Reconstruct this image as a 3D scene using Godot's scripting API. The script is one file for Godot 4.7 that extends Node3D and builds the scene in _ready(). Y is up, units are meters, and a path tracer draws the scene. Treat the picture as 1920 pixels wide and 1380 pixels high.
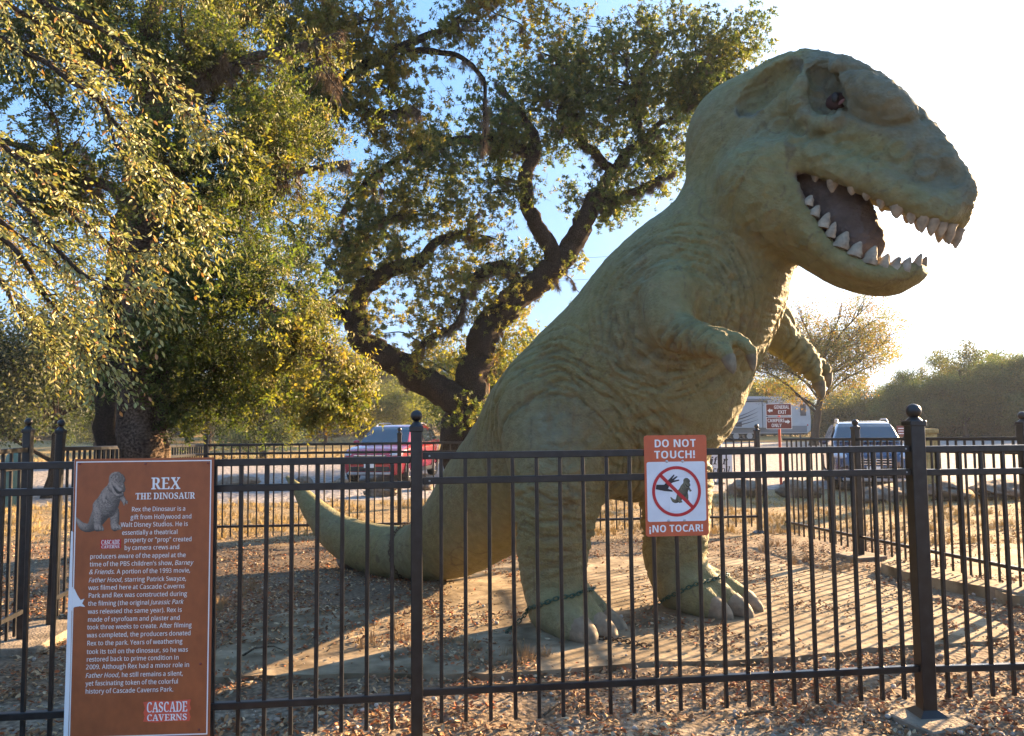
extends Node3D
# Outdoor scene: a plaster dinosaur statue behind a black metal fence, oak and elm trees, a gravel lot with vehicles.

const SUN_AZ := 48.0   # degrees to the right of the view direction
const SUN_EL := 13.5
var rng := RandomNumberGenerator.new()
var used := {}
var M := {}
var lump := FastNoiseLite.new()
var fine := FastNoiseLite.new()

func _ready() -> void:
	rng.seed = 11
	lump.seed = 3; lump.frequency = 1.0; lump.fractal_octaves = 3
	fine.seed = 8; fine.frequency = 1.0; fine.fractal_octaves = 2
	# camera, sky, sun, exposure
	var cam := Camera3D.new()
	cam.name = "camera"
	cam.fov = 50.88
	cam.near = 0.05
	cam.far = 900.0
	cam.transform = Transform3D(Basis(Vector3.RIGHT, deg_to_rad(3.8)) * Basis(Vector3.BACK, deg_to_rad(-0.58)), Vector3(0, 1.6, 0))
	add_child(cam)
	cam.current = true
	var az := deg_to_rad(SUN_AZ)
	var el := deg_to_rad(SUN_EL)
	var to_sun := Vector3(sin(az) * cos(el), sin(el), -cos(az) * cos(el))
	var env := Environment.new()
	env.background_mode = Environment.BG_SKY
	env.tonemap_mode = Environment.TONE_MAPPER_LINEAR
	env.tonemap_exposure = 7.8
	env.sdfgi_enabled = true
	env.ssao_enabled = true
	env.ssil_enabled = true
	var sky := Sky.new()
	sky.sky_material = sky_panorama(to_sun)
	env.sky = sky
	env.fog_enabled = true
	env.fog_density = 0.0006
	env.fog_light_color = Color(0.86, 0.9, 0.94)
	var we := WorldEnvironment.new()
	we.name = "world"
	we.environment = env
	add_child(we)
	var sun := DirectionalLight3D.new()
	sun.name = "sun"
	sun.light_energy = 1.6
	sun.light_color = Color(1.0, 0.84, 0.64)
	sun.light_angular_distance = 0.5
	sun.shadow_enabled = true
	add_child(sun)
	sun.look_at_from_position(to_sun * 50.0, Vector3.ZERO, Vector3.UP)
	# the place, then the things
	make_materials()
	build_ground()
	build_fences()
	build_trees()
	build_dinosaur()
	build_signs()
	build_vehicles()
	build_far_things()
	build_litter()

# a clear late-afternoon sky with haze round the low sun
func sky_panorama(to_sun: Vector3) -> PanoramaSkyMaterial:
	var w := 512
	var h := 256
	var im := Image.create(w, h, false, Image.FORMAT_RGBF)
	for y in h:
		var el := PI * (0.5 - (y + 0.5) / h)
		for x in w:
			var az := TAU * (x + 0.5) / w
			var d := Vector3(sin(az) * cos(el), sin(el), -cos(az) * cos(el))
			var ang := rad_to_deg(acos(clampf(d.dot(to_sun), -1.0, 1.0)))
			var low := exp(-maxf(d.y, 0.0) * 5.0)
			var c := Vector3(0.17, 0.40, 0.80).lerp(Vector3(0.46, 0.66, 0.92), low)
			c += Vector3(1.0, 0.97, 0.90) * minf(exp(-(ang - 24.0) / 8.5), 6.0)
			c *= 0.205
			im.set_pixel(x, y, Color(c.x, c.y, c.z))
	var m := PanoramaSkyMaterial.new()
	m.panorama = ImageTexture.create_from_image(im)
	return m

# ---------- names and nodes ----------
func numbered(called: String) -> String:
	var n: int = used.get(called, 0)
	used[called] = n + 1
	return called if n == 0 else "%s_%03d" % [called, n]

func tag(o: Node3D, label: String, category: String, group := "", kind := "") -> Node3D:
	if label: o.set_meta("label", label)
	if category: o.set_meta("category", category)
	if group: o.set_meta("group", group)
	if kind: o.set_meta("kind", kind)
	return o

func thing(called: String, label: String, category: String, at := Vector3.ZERO, turn := 0.0, group := "") -> Node3D:
	var o := Node3D.new()
	o.name = numbered(called)
	add_child(o)
	o.position = at
	o.rotation.y = turn
	tag(o, label, category, group)
	return o

func part(parent: Node, called: String, mesh: Mesh, mat: Material, xf := Transform3D.IDENTITY) -> MeshInstance3D:
	var o := MeshInstance3D.new()
	o.name = numbered(called) if parent == self else called
	o.mesh = mesh
	o.material_override = mat
	o.transform = xf
	parent.add_child(o, true)
	return o

func scatter(parent: Node, called: String, mesh: Mesh, mat: Material, xfs: Array, cols: PackedColorArray) -> MultiMeshInstance3D:
	var mm := MultiMesh.new()
	mm.transform_format = MultiMesh.TRANSFORM_3D
	mm.use_colors = true
	mm.mesh = mesh
	mm.instance_count = xfs.size()
	for i in xfs.size():
		mm.set_instance_transform(i, xfs[i])
		mm.set_instance_color(i, cols[i])
	var o := MultiMeshInstance3D.new()
	o.name = numbered(called) if parent == self else called
	o.multimesh = mm
	o.material_override = mat
	parent.add_child(o, true)
	o.set_meta("kind", "stuff")
	return o

# ---------- shapes ----------
class Geo:
	var v := PackedVector3Array()
	var n := PackedVector3Array()
	var c := PackedColorArray()
	var i := PackedInt32Array()
	var col := Color.WHITE
	func vert(p: Vector3, nn: Vector3) -> int:
		v.append(p); n.append(nn); c.append(col)
		return v.size() - 1
	func face(a: int, b: int, d: int) -> void:   # clockwise seen from the front
		var g := (v[b] - v[a]).cross(v[d] - v[a])
		if g.dot(n[a] + n[b] + n[d]) > 0.0:
			i.append_array([a, d, b])
		else:
			i.append_array([a, b, d])
	func tri(a: Vector3, b: Vector3, d: Vector3, nn := Vector3.ZERO) -> void:
		var g := nn if nn != Vector3.ZERO else (b - a).cross(d - a).normalized()
		face(vert(a, g), vert(b, g), vert(d, g))
	func quad(a: Vector3, b: Vector3, d: Vector3, e: Vector3, away := Vector3.INF) -> void:
		var g := (b - a).cross(d - a)
		if g.length_squared() < 1e-14: g = (d - a).cross(e - a)
		g = g.normalized()
		if away != Vector3.INF and g.dot((a + b + d + e) * 0.25 - away) < 0.0: g = -g
		var k := vert(a, g); vert(b, g); vert(d, g); vert(e, g)
		face(k, k + 1, k + 2); face(k, k + 2, k + 3)
	# box with chamfered edges
	func box(at: Vector3, size: Vector3, bs := Basis.IDENTITY, ch := 0.0) -> void:
		var h := size * 0.5
		var e: float = minf(ch, minf(h.x, minf(h.y, h.z)) * 0.9)
		for ax in 3:
			for s in [-1.0, 1.0]:
				var u := (ax + 1) % 3
				var w := (ax + 2) % 3
				var ps := []
				for k in [[-1, -1], [1, -1], [1, 1], [-1, 1]]:
					var p := Vector3.ZERO
					p[ax] = s * h[ax]; p[u] = k[0] * (h[u] - e); p[w] = k[1] * (h[w] - e)
					ps.append(at + bs * p)
				quad(ps[0], ps[1], ps[2], ps[3], at)
		if e > 0.0:
			for ax in 3:
				var u := (ax + 1) % 3
				var w := (ax + 2) % 3
				for su in [-1.0, 1.0]:
					for sw in [-1.0, 1.0]:
						var ps := []
						for k in [[-1, 0], [1, 0], [1, 1], [-1, 1]]:
							var p := Vector3.ZERO
							p[ax] = k[0] * (h[ax] - e)
							p[u] = su * (h[u] - (e if k[1] == 1 else 0.0))
							p[w] = sw * (h[w] - (0.0 if k[1] == 1 else e))
							ps.append(at + bs * p)
						quad(ps[0], ps[1], ps[2], ps[3], at)
			for sx in [-1.0, 1.0]:
				for sy in [-1.0, 1.0]:
					for sz in [-1.0, 1.0]:
						var q := Vector3(sx * h.x, sy * h.y, sz * h.z)
						var k := vert(at + bs * (q - Vector3(0, sy * e, sz * e)), bs * Vector3(sx, sy, sz).normalized())
						vert(at + bs * (q - Vector3(sx * e, 0, sz * e)), bs * Vector3(sx, sy, sz).normalized())
						vert(at + bs * (q - Vector3(sx * e, sy * e, 0)), bs * Vector3(sx, sy, sz).normalized())
						face(k, k + 1, k + 2)
	# tube through points; radii per point; wob roughens the outline with noise
	func tube(pts: Array, rad: Array, sides := 8, caps := true, wob := 0.0, noise: FastNoiseLite = null, nf := 4.0) -> void:
		var up := Vector3.UP
		var first := v.size()
		var prev := Vector3.ZERO
		for k in pts.size():
			var dir: Vector3
			if k == 0: dir = pts[1] - pts[0]
			elif k == pts.size() - 1: dir = pts[k] - pts[k - 1]
			else: dir = pts[k + 1] - pts[k - 1]
			dir = dir.normalized()
			if k == 0:
				up = dir.cross(Vector3(0.31, 0.2, 0.93)).normalized()
			else:
				up = (up - dir * up.dot(dir)).normalized()
			var side := dir.cross(up)
			for s in sides:
				var a := TAU * s / sides
				var o := up * cos(a) + side * sin(a)
				var r: float = rad[k]
				if noise:
					var q: Vector3 = pts[k] + o * r
					r *= 1.0 + wob * noise.get_noise_3d(q.x * nf, q.y * nf * 0.35, q.z * nf)
				vert(pts[k] + o * r, o)
		for k in pts.size() - 1:
			for s in sides:
				var a := first + k * sides + s
				var b := first + k * sides + (s + 1) % sides
				face(a, b, b + sides); face(a, b + sides, a + sides)
		if caps:
			for k in [0, pts.size() - 1]:
				var nn: Vector3 = (pts[0] - pts[1]).normalized() if k == 0 else (pts[k] - pts[k - 1]).normalized()
				var m := vert(pts[k], nn)
				for s in sides:
					var a := vert(v[first + k * sides + s], nn)
					var b := vert(v[first + k * sides + (s + 1) % sides], nn)
					face(m, a, b)
	# profile [radius, height] turned round the y axis of a transform
	func lathe(prof: Array, segs: int, xf := Transform3D.IDENTITY) -> void:
		for k in prof.size() - 1:
			var p: Vector2 = prof[k]
			var q: Vector2 = prof[k + 1]
			var t := q - p
			if t.length() < 1e-6: continue
			var nr := Vector2(t.y, -t.x).normalized()
			var st := v.size()
			for s in segs + 1:
				var a := TAU * s / segs
				var r := Vector3(cos(a), 0, sin(a))
				var nn := (xf.basis * (r * nr.x + Vector3.UP * nr.y)).normalized()
				vert(xf * (r * p.x + Vector3.UP * p.y), nn)
				vert(xf * (r * q.x + Vector3.UP * q.y), nn)
			for s in segs:
				var a := st + s * 2
				face(a, a + 1, a + 3); face(a, a + 3, a + 2)
	func ball(at: Vector3, r: Vector3, segs := 12, rings := 8, noise: FastNoiseLite = null, wob := 0.0, nf := 3.0, bs := Basis.IDENTITY) -> void:
		var st := v.size()
		for y in rings + 1:
			var b := PI * y / rings
			for x in segs + 1:
				var a := TAU * (x % segs) / segs
				var o := Vector3(cos(a) * sin(b), cos(b), sin(a) * sin(b))
				var k := 1.0
				if noise: k += wob * noise.get_noise_3d(o.x * nf + at.x * 7.0, o.y * nf + at.y, o.z * nf + at.z * 7.0)
				vert(at + bs * (o * r * k), (bs * (o / r)).normalized())
		for y in rings:
			for x in segs:
				var a := st + y * (segs + 1) + x
				if y > 0: face(a, a + 1, a + segs + 1)
				if y < rings - 1: face(a + 1, a + segs + 2, a + segs + 1)
	# flat plate with an outline in its own xy plane, extruded along z by depth
	func plate(outline: PackedVector2Array, depth: float, xf := Transform3D.IDENTITY) -> void:
		var idx := Geometry2D.triangulate_polygon(outline)
		for z in [0.0, depth]:
			var nn := xf.basis * Vector3(0, 0, -1.0 if z == 0.0 else 1.0) * signf(depth)
			var st := v.size()
			for p in outline: vert(xf * Vector3(p.x, p.y, z), nn)
			for k in range(0, idx.size(), 3): face(st + idx[k], st + idx[k + 1], st + idx[k + 2])
		var mid := Vector2.ZERO
		for p in outline: mid += p / outline.size()
		var ccw := not Geometry2D.is_polygon_clockwise(outline)
		for k in outline.size():
			var p := outline[k]
			var q := outline[(k + 1) % outline.size()]
			var e := (q - p).normalized()
			var o2 := Vector2(e.y, -e.x) * (1.0 if ccw else -1.0)
			var nn := (xf.basis * Vector3(o2.x, o2.y, 0)).normalized()
			var a := vert(xf * Vector3(p.x, p.y, 0), nn)
			vert(xf * Vector3(q.x, q.y, 0), nn); vert(xf * Vector3(q.x, q.y, depth), nn); vert(xf * Vector3(p.x, p.y, depth), nn)
			face(a, a + 1, a + 2); face(a, a + 2, a + 3)
	func smooth() -> void:   # normals from the faces, shared where vertices are shared
		n.fill(Vector3.ZERO)
		for k in range(0, i.size(), 3):
			var g := (v[i[k + 2]] - v[i[k]]).cross(v[i[k + 1]] - v[i[k]])
			n[i[k]] += g; n[i[k + 1]] += g; n[i[k + 2]] += g
		for k in n.size(): n[k] = n[k].normalized()
	func mesh() -> ArrayMesh:
		var a := []
		a.resize(Mesh.ARRAY_MAX)
		a[Mesh.ARRAY_VERTEX] = v; a[Mesh.ARRAY_NORMAL] = n; a[Mesh.ARRAY_COLOR] = c; a[Mesh.ARRAY_INDEX] = i
		var m := ArrayMesh.new()
		m.add_surface_from_arrays(Mesh.PRIMITIVE_TRIANGLES, a)
		return m

func curve(pts: Array, n: int) -> Array:   # smooth line through points (Vector3 or Vector4)
	var out := []
	for k in pts.size() - 1:
		var a = pts[maxi(k - 1, 0)]
		var b = pts[k]
		var c = pts[k + 1]
		var d = pts[mini(k + 2, pts.size() - 1)]
		for s in n:
			var t := float(s) / n
			out.append((b * 2.0 + (c - a) * t + (a * 2.0 - b * 5.0 + c * 4.0 - d) * t * t + (b * 3.0 - a - c * 3.0 + d) * t * t * t) * 0.5)
	out.append(pts[-1])
	return out

# a photo pixel (1920 x 1380) followed to a depth in metres
func at_px(px: float, py: float, depth: float) -> Vector3:
	var b := Basis(Vector3.RIGHT, deg_to_rad(3.8)) * Basis(Vector3.BACK, deg_to_rad(-0.58))
	var r := b * Vector3((px - 960.0) / 1450.0, -(py - 690.0) / 1450.0, -1.0)
	return Vector3(0, 1.6, 0) + r * (depth / -r.z)

func ground_y(x: float, z: float) -> float:
	var d := -z
	var h := 0.0
	if d > 5.5: h = -0.026 * (minf(d, 12.0) - 5.5)
	if d > 12.0: h -= 0.03 * minf(1.0, (d - 12.0) / 4.0)
	return h

# a photo pixel followed to the ground
func on_ground(px: float, py: float) -> Vector3:
	var h := 0.0
	var p := Vector3.ZERO
	for k in 30:
		var r := at_px(px, py, 1.0) - Vector3(0, 1.6, 0)
		p = at_px(px, py, maxf((h - 1.6) / minf(r.y, -0.001), 0.5))
		h = 0.5 * h + 0.5 * ground_y(p.x, p.z)
	return p

# ---------- materials ----------
func noise_tex(freq: float, lo: Color, hi: Color, seed_: int, size := 256, type := FastNoiseLite.TYPE_SIMPLEX_SMOOTH, oct := 4, bump := 0.0) -> ImageTexture:
	var f := FastNoiseLite.new()
	f.noise_type = type
	f.seed = seed_
	f.frequency = freq
	f.fractal_octaves = oct
	if type == FastNoiseLite.TYPE_CELLULAR: f.cellular_return_type = FastNoiseLite.RETURN_DISTANCE2_SUB
	var im := f.get_seamless_image(size, size)
	if bump > 0.0:
		im.convert(Image.FORMAT_RGBA8)
		im.bump_map_to_normal_map(bump)
		return ImageTexture.create_from_image(im)
	im.convert(Image.FORMAT_RGBA8)
	var data := im.get_data()
	for k in range(0, data.size(), 4):
		var c := lo.lerp(hi, data[k] / 255.0)
		data[k] = int(clampf(c.r, 0, 1) * 255); data[k + 1] = int(clampf(c.g, 0, 1) * 255); data[k + 2] = int(clampf(c.b, 0, 1) * 255)
	return ImageTexture.create_from_image(Image.create_from_data(size, size, false, Image.FORMAT_RGBA8, data))

func mat(color: Color, rough := 0.8, metal := 0.0, spec := 0.5) -> StandardMaterial3D:   # linear colour
	var m := StandardMaterial3D.new()
	m.albedo_color = color.linear_to_srgb()
	m.roughness = rough
	m.metallic = metal
	m.metallic_specular = spec
	return m

func textured(m: StandardMaterial3D, tex: Texture2D, scale: float, nrm: Texture2D = null, strength := 1.0, vcol := false) -> StandardMaterial3D:
	m.albedo_texture = tex
	if nrm:
		m.normal_enabled = true
		m.normal_texture = nrm
		m.normal_scale = strength
	m.uv1_triplanar = true
	m.uv1_world_triplanar = true
	m.uv1_scale = Vector3.ONE * scale
	m.vertex_color_use_as_albedo = vcol
	return m

func make_materials() -> void:
	var g0 := Color(0.62, 0.62, 0.62)
	var w1 := Color(1, 1, 1)
	var mottle := noise_tex(0.012, g0, w1, 5)
	var speck := noise_tex(0.09, Color(0.55, 0.55, 0.55), w1, 6, 256, FastNoiseLite.TYPE_SIMPLEX, 3)
	var bump1 := noise_tex(0.05, g0, w1, 7, 512, FastNoiseLite.TYPE_SIMPLEX_SMOOTH, 4, 6.0)
	var bump2 := noise_tex(0.02, g0, w1, 9, 512, FastNoiseLite.TYPE_CELLULAR, 2, 8.0)
	M.vc = mat(Color.WHITE, 0.85); M.vc.vertex_color_use_as_albedo = true
	M.dino = textured(mat(Color.WHITE, 0.78, 0.0, 0.35), noise_tex(0.03, Color(0.78, 0.78, 0.76), w1, 15), 1.6, bump1, 1.1, true)
	M.dino.uv1_world_triplanar = false
	M.tooth = textured(mat(Color(0.43, 0.355, 0.25), 0.75), mottle, 5.0, bump1, 0.3)
	M.claw = textured(mat(Color(0.31, 0.24, 0.15), 0.8), mottle, 4.0, bump1, 0.4)
	M.dark_claw = textured(mat(Color(0.24, 0.20, 0.125), 0.85), mottle, 4.0, bump1, 0.4)
	M.plank = mat(Color(0.68, 0.10, 0.05), 0.45)
	M.red_eye = mat(Color(0.055, 0.022, 0.02), 0.8)
	M.pupil = mat(Color(0.01, 0.008, 0.008), 0.55)
	M.eye_glint = mat(Color(0.20, 0.085, 0.075), 0.7)
	M.fence = mat(Color(0.009, 0.009, 0.011), 0.34, 0.0, 0.5)
	M.fence.albedo_color = Color(0.020, 0.0195, 0.020).linear_to_srgb()
	M.fence = textured(M.fence, noise_tex(0.03, Color(0.30, 0.31, 0.34), w1, 21, 256, FastNoiseLite.TYPE_SIMPLEX, 5), 1.3)
	M.steel = mat(Color(0.5, 0.5, 0.5), 0.35, 0.9)
	M.chain = mat(Color(0.02, 0.07, 0.045), 0.5, 0.2)
	M.rust_chain = mat(Color(0.06, 0.035, 0.02), 0.8, 0.3)
	M.ground = textured(mat(Color.WHITE, 0.95, 0.0, 0.2), noise_tex(0.05, Color(0.5, 0.5, 0.5), w1, 31, 512, FastNoiseLite.TYPE_SIMPLEX, 5), 0.7, bump1, 0.45, true)
	M.concrete = textured(mat(Color(0.43, 0.35, 0.235), 0.92, 0.0, 0.3), noise_tex(0.012, Color(0.48, 0.45, 0.41), w1, 33, 512, FastNoiseLite.TYPE_SIMPLEX_SMOOTH, 6), 0.45, bump1, 0.12)
	M.block = textured(mat(Color(0.33, 0.27, 0.20), 0.95, 0.0, 0.3), mottle, 1.7, bump1, 0.8)
	M.road = textured(mat(Color(0.40, 0.37, 0.345), 0.95, 0.0, 0.3), noise_tex(0.03, Color(0.6, 0.59, 0.58), w1, 35, 512, FastNoiseLite.TYPE_SIMPLEX, 5), 0.25, bump1, 0.8)
	M.rock = textured(mat(Color(0.30, 0.25, 0.20), 0.95, 0.0, 0.2), mottle, 2.0, bump2, 0.6, true)
	M.bark = textured(mat(Color.WHITE, 0.95, 0.0, 0.15), noise_tex(0.035, Color(0.35, 0.33, 0.3), w1, 41, 256, FastNoiseLite.TYPE_SIMPLEX, 4), 3.0, bump1, 1.6, true)
	M.leaf = mat(Color.WHITE, 0.55, 0.0, 0.35)
	M.leaf.vertex_color_use_as_albedo = true
	M.leaf.cull_mode = BaseMaterial3D.CULL_DISABLED
	M.leaf.backlight_enabled = true
	M.leaf.backlight = Color(0.97, 1.0, 0.58)
	M.near_leaf = mat(Color.WHITE, 0.5, 0.0, 0.45)
	M.near_leaf.vertex_color_use_as_albedo = true
	M.near_leaf.cull_mode = BaseMaterial3D.CULL_DISABLED
	M.near_leaf.backlight_enabled = true
	M.near_leaf.backlight = Color(0.74, 0.75, 0.5)
	M.dry = mat(Color.WHITE, 0.85, 0.0, 0.2)
	M.dry.vertex_color_use_as_albedo = true
	M.dry.cull_mode = BaseMaterial3D.CULL_DISABLED
	M.moss = mat(Color.WHITE, 0.95, 0.0, 0.1)
	M.moss.vertex_color_use_as_albedo = true
	M.moss.cull_mode = BaseMaterial3D.CULL_DISABLED
	M.orange = textured(mat(Color(0.62, 0.115, 0.04), 0.42), noise_tex(0.01, Color(0.9, 0.9, 0.9), w1, 43, 256), 3.0)
	M.white_paint = mat(Color(0.80, 0.80, 0.79), 0.5)
	M.sign_white = textured(mat(Color(0.78, 0.79, 0.82), 0.35), noise_tex(0.01, Color(0.93, 0.93, 0.93), w1, 44, 256), 3.0)
	M.letter = mat(Color(0.84, 0.82, 0.79), 0.5)
	M.black_print = mat(Color(0.015, 0.013, 0.018), 0.5)
	M.red_print = mat(Color(0.50, 0.015, 0.02), 0.45)
	M.brown_sign = mat(Color(0.20, 0.045, 0.03), 0.5)
	M.red_post = mat(Color(0.55, 0.06, 0.03), 0.6)
	M.wood = textured(mat(Color(0.30, 0.14, 0.07), 0.9, 0.0, 0.2), mottle, 2.0, bump1, 0.6)
	M.pale_wood = textured(mat(Color(0.45, 0.37, 0.17), 0.9, 0.0, 0.2), mottle, 2.0, bump1, 0.5)
	M.grey_wood = textured(mat(Color(0.10, 0.075, 0.06), 0.9, 0.0, 0.2), mottle, 3.0, bump1, 0.6)
	M.red_car = mat(Color(0.42, 0.008, 0.022), 0.22); M.red_car.clearcoat_enabled = true; M.red_car.clearcoat = 1.0; M.red_car.clearcoat_roughness = 0.05
	M.blue_car = mat(Color(0.012, 0.022, 0.07), 0.22); M.blue_car.clearcoat_enabled = true; M.blue_car.clearcoat = 1.0; M.blue_car.clearcoat_roughness = 0.05
	M.glass = mat(Color(0.02, 0.03, 0.04), 0.04, 0.0, 0.8)
	M.tyre = mat(Color(0.02, 0.02, 0.02), 0.9)
	M.rim = mat(Color(0.45, 0.45, 0.46), 0.35, 0.8)
	M.trim = mat(Color(0.02, 0.02, 0.022), 0.6)
	M.chrome = mat(Color(0.7, 0.7, 0.72), 0.15, 1.0)
	M.silver = mat(Color(0.45, 0.45, 0.46), 0.4, 0.3)
	M.lamp_lens = mat(Color(0.55, 0.55, 0.57), 0.12, 0.2)
	M.amber = mat(Color(0.7, 0.25, 0.02), 0.3)
	M.rv_wall = textured(mat(Color(0.52, 0.51, 0.50), 0.5), noise_tex(0.01, Color(0.93, 0.93, 0.93), w1, 45, 256), 0.5)
	M.rv_dark = mat(Color(0.06, 0.06, 0.07), 0.5)
	M.rv_grey = mat(Color(0.20, 0.20, 0.21), 0.5)
	M.green_can = mat(Color(0.06, 0.14, 0.11), 0.6)
	M.wire = mat(Color(0.05, 0.05, 0.05), 0.7)

# ---------- ground ----------
var pad_poly := PackedVector2Array()
var slab_poly := PackedVector2Array()

func pad_y(z: float) -> float:
	return 0.032 - 0.018 * (-z - 4.7)

func rough_outline(px: Array, step: float, amp: float) -> PackedVector2Array:
	var pts := []
	for p in px:
		var g := on_ground(p[0], p[1])
		pts.append(Vector3(g.x, g.z, 0))
	pts.append(pts[0])
	var out := PackedVector2Array()
	var line := curve(pts, 6)
	for k in line.size() - 1:
		var a: Vector3 = line[k]
		var b: Vector3 = line[k + 1]
		var m := maxi(1, int(a.distance_to(b) / step))
		for s in m:
			var q := a.lerp(b, float(s) / m)
			out.append(Vector2(q.x + amp * lump.get_noise_2d(q.x * 5.0, q.y * 5.0), q.y + amp * lump.get_noise_2d(q.x * 5.0 + 40.0, q.y * 5.0)))
	return out

func slab(called: String, poly: PackedVector2Array, top: Callable, thick: float) -> void:
	var g := Geo.new()
	var idx := Geometry2D.triangulate_polygon(poly)
	var st := g.v.size()
	for p in poly: g.vert(Vector3(p.x, top.call(p.y), p.y), Vector3.UP)
	for k in range(0, idx.size(), 3): g.face(st + idx[k], st + idx[k + 1], st + idx[k + 2])
	var ccw := not Geometry2D.is_polygon_clockwise(poly)
	for k in poly.size():
		var p := poly[k]
		var q := poly[(k + 1) % poly.size()]
		var e := (q - p).normalized()
		var nn := Vector3(e.y, 0, -e.x) * (1.0 if ccw else -1.0)
		var a := g.vert(Vector3(p.x, top.call(p.y), p.y), nn)
		g.vert(Vector3(q.x, top.call(q.y), q.y), nn)
		g.vert(Vector3(q.x, top.call(q.y) - thick, q.y), nn)
		g.vert(Vector3(p.x, top.call(p.y) - thick, p.y), nn)
		g.face(a, a + 1, a + 2); g.face(a, a + 2, a + 3)
	tag(part(self, called, g.mesh(), M.concrete), "", "", "", "structure")

func build_ground() -> void:
	pad_poly = rough_outline([[395, 1278], [425, 1200], [560, 1147], [720, 1138], [810, 1095], [900, 1066], [1060, 1052], [1330, 1052], [1430, 1060], [1560, 1078], [1650, 1100], [1740, 1130], [1890, 1180], [1845, 1206], [1678, 1216], [1556, 1230], [1400, 1243], [1200, 1250], [1000, 1266], [850, 1272], [600, 1272]], 0.08, 0.05)
	slab_poly = rough_outline([[1655, 1072], [1700, 1046], [1800, 1036], [1990, 1040], [2100, 1110], [1930, 1136], [1850, 1118], [1760, 1102], [1700, 1090]], 0.1, 0.03)
	var xs := []
	var x := 0.0
	while x < 420.0:
		xs.append(x)
		x += 0.1 if x < 5.5 else 0.1 * pow(1.09, (xs.size() - 55))
	var full := []
	for k in range(xs.size() - 1, 0, -1): full.append(-xs[k])
	full.append_array(xs)
	var zs := []
	x = 2.2
	while x < 520.0:
		zs.append(-x)
		x += 0.08 if x < 12.5 else 0.08 * pow(1.06, zs.size() - 128)
	var back := [40.0, 15.0, 6.0, 2.0, 0.0, -1.2]
	back.append_array(zs)
	zs = back
	var g := Geo.new()
	for z in zs:
		for xx in full:
			var d: float = -z
			var h := ground_y(xx, z)
			var near := d > 1.0 and d < 18.0 and absf(xx) < 14.0
			if near:
				var q := Vector2(xx, z)
				if absf(xx) < 6.0 and d < 12.0 and (Geometry2D.is_point_in_polygon(q, pad_poly) or Geometry2D.is_point_in_polygon(q, slab_poly)): h -= 0.03
				else: h += 0.018 * lump.get_noise_2d(xx * 1.7, z * 1.7)
			elif d > 36.0:
				h += 0.5 * lump.get_noise_2d(xx * 0.03, z * 0.03) * clampf((d - 36.0) / 30.0, 0.0, 1.0)
			var nz := lump.get_noise_2d(xx * 0.8, z * 0.8)
			var straw := clampf((d - 11.0 + 1.2 * nz) / 1.6, 0.0, 1.0)
			if xx > 4.6 and d > 4.0: straw = maxf(straw, clampf((xx - 4.8 + nz) / 1.0, 0.0, 1.0))
			var c := Color(0.31, 0.23, 0.155).lerp(Color(0.46, 0.34, 0.18), straw)
			if d < 4.6: c = c.lerp(Color(0.40, 0.335, 0.25), clampf(0.5 + 1.4 * lump.get_noise_2d(xx * 1.1 + 9.0, z * 1.1), 0.0, 1.0))
			if d > 34.0: c = c.lerp(Color(0.46, 0.33, 0.13), 0.8)
			c = c * (1.0 + 0.25 * fine.get_noise_2d(xx * 2.5, z * 2.5))
			c.a = 1.0
			g.col = c
			g.vert(Vector3(xx, h, z), Vector3.UP)
	var w := full.size()
	for r in zs.size() - 1:
		for k in w - 1:
			var a := r * w + k
			g.face(a, a + 1, a + w + 1); g.face(a, a + w + 1, a + w)
	g.smooth()
	tag(part(self, "ground", g.mesh(), M.ground), "", "", "", "structure")
	slab("concrete_pad", pad_poly, pad_y, 0.16)
	slab("stone_slab", slab_poly, func(z): return 0.075 - 0.02 * (-z - 5.5), 0.22)
	# the gravel road and parking lot behind the enclosure
	var edge := []
	for p in [[-70, 17.6], [-30, 17.2], [-12, 17.0], [-6, 17.3], [-2, 17.8], [3, 18.6], [7, 19.2], [12, 18.8], [20, 17.5], [40, 15.5], [80, 12.0]]: edge.append(Vector3(p[0], p[1], 0))
	var far := []
	for p in [[-70, 31.0], [-30, 33.0], [-12, 34.5], [-4, 36.0], [4, 42.0], [12, 52.0], [20, 57.0], [34, 60.0], [60, 62.0], [90, 63.0], [130, 64.0]]: far.append(Vector3(p[0], p[1], 0))
	var e1 := curve(edge, 16)
	var e2 := curve(far, 16)
	g = Geo.new()
	for k in e1.size():
		for s in 9:
			var p: Vector3 = e1[k].lerp(e2[k], s / 8.0)
			var wob := 0.25 * lump.get_noise_2d(p.x * 1.3, p.y * 1.3) if s == 0 or s == 8 else 0.0
			var hh := ground_y(p.x, -p.y) + 0.006
			if p.y > 36.0: hh += 0.5 * lump.get_noise_2d(p.x * 0.03, -p.y * 0.03) * clampf((p.y - 36.0) / 30.0, 0.0, 1.0) + 0.05
			g.vert(Vector3(p.x, hh, -p.y - wob), Vector3.UP)
	for k in e1.size() - 1:
		for s in 8:
			var a := k * 9 + s
			g.face(a, a + 1, a + 10); g.face(a, a + 10, a + 9)
	tag(part(self, "road", g.mesh(), M.road), "", "", "", "structure")

# ---------- fences ----------
var shared := {}

func box_mesh(size: Vector3, ch := 0.0) -> ArrayMesh:
	var key := "%.3f %.3f %.3f %.4f" % [size.x, size.y, size.z, ch]
	if not shared.has(key):
		var g := Geo.new()
		g.box(Vector3.ZERO, size, Basis.IDENTITY, ch)
		shared[key] = g.mesh()
	return shared[key]

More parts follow.
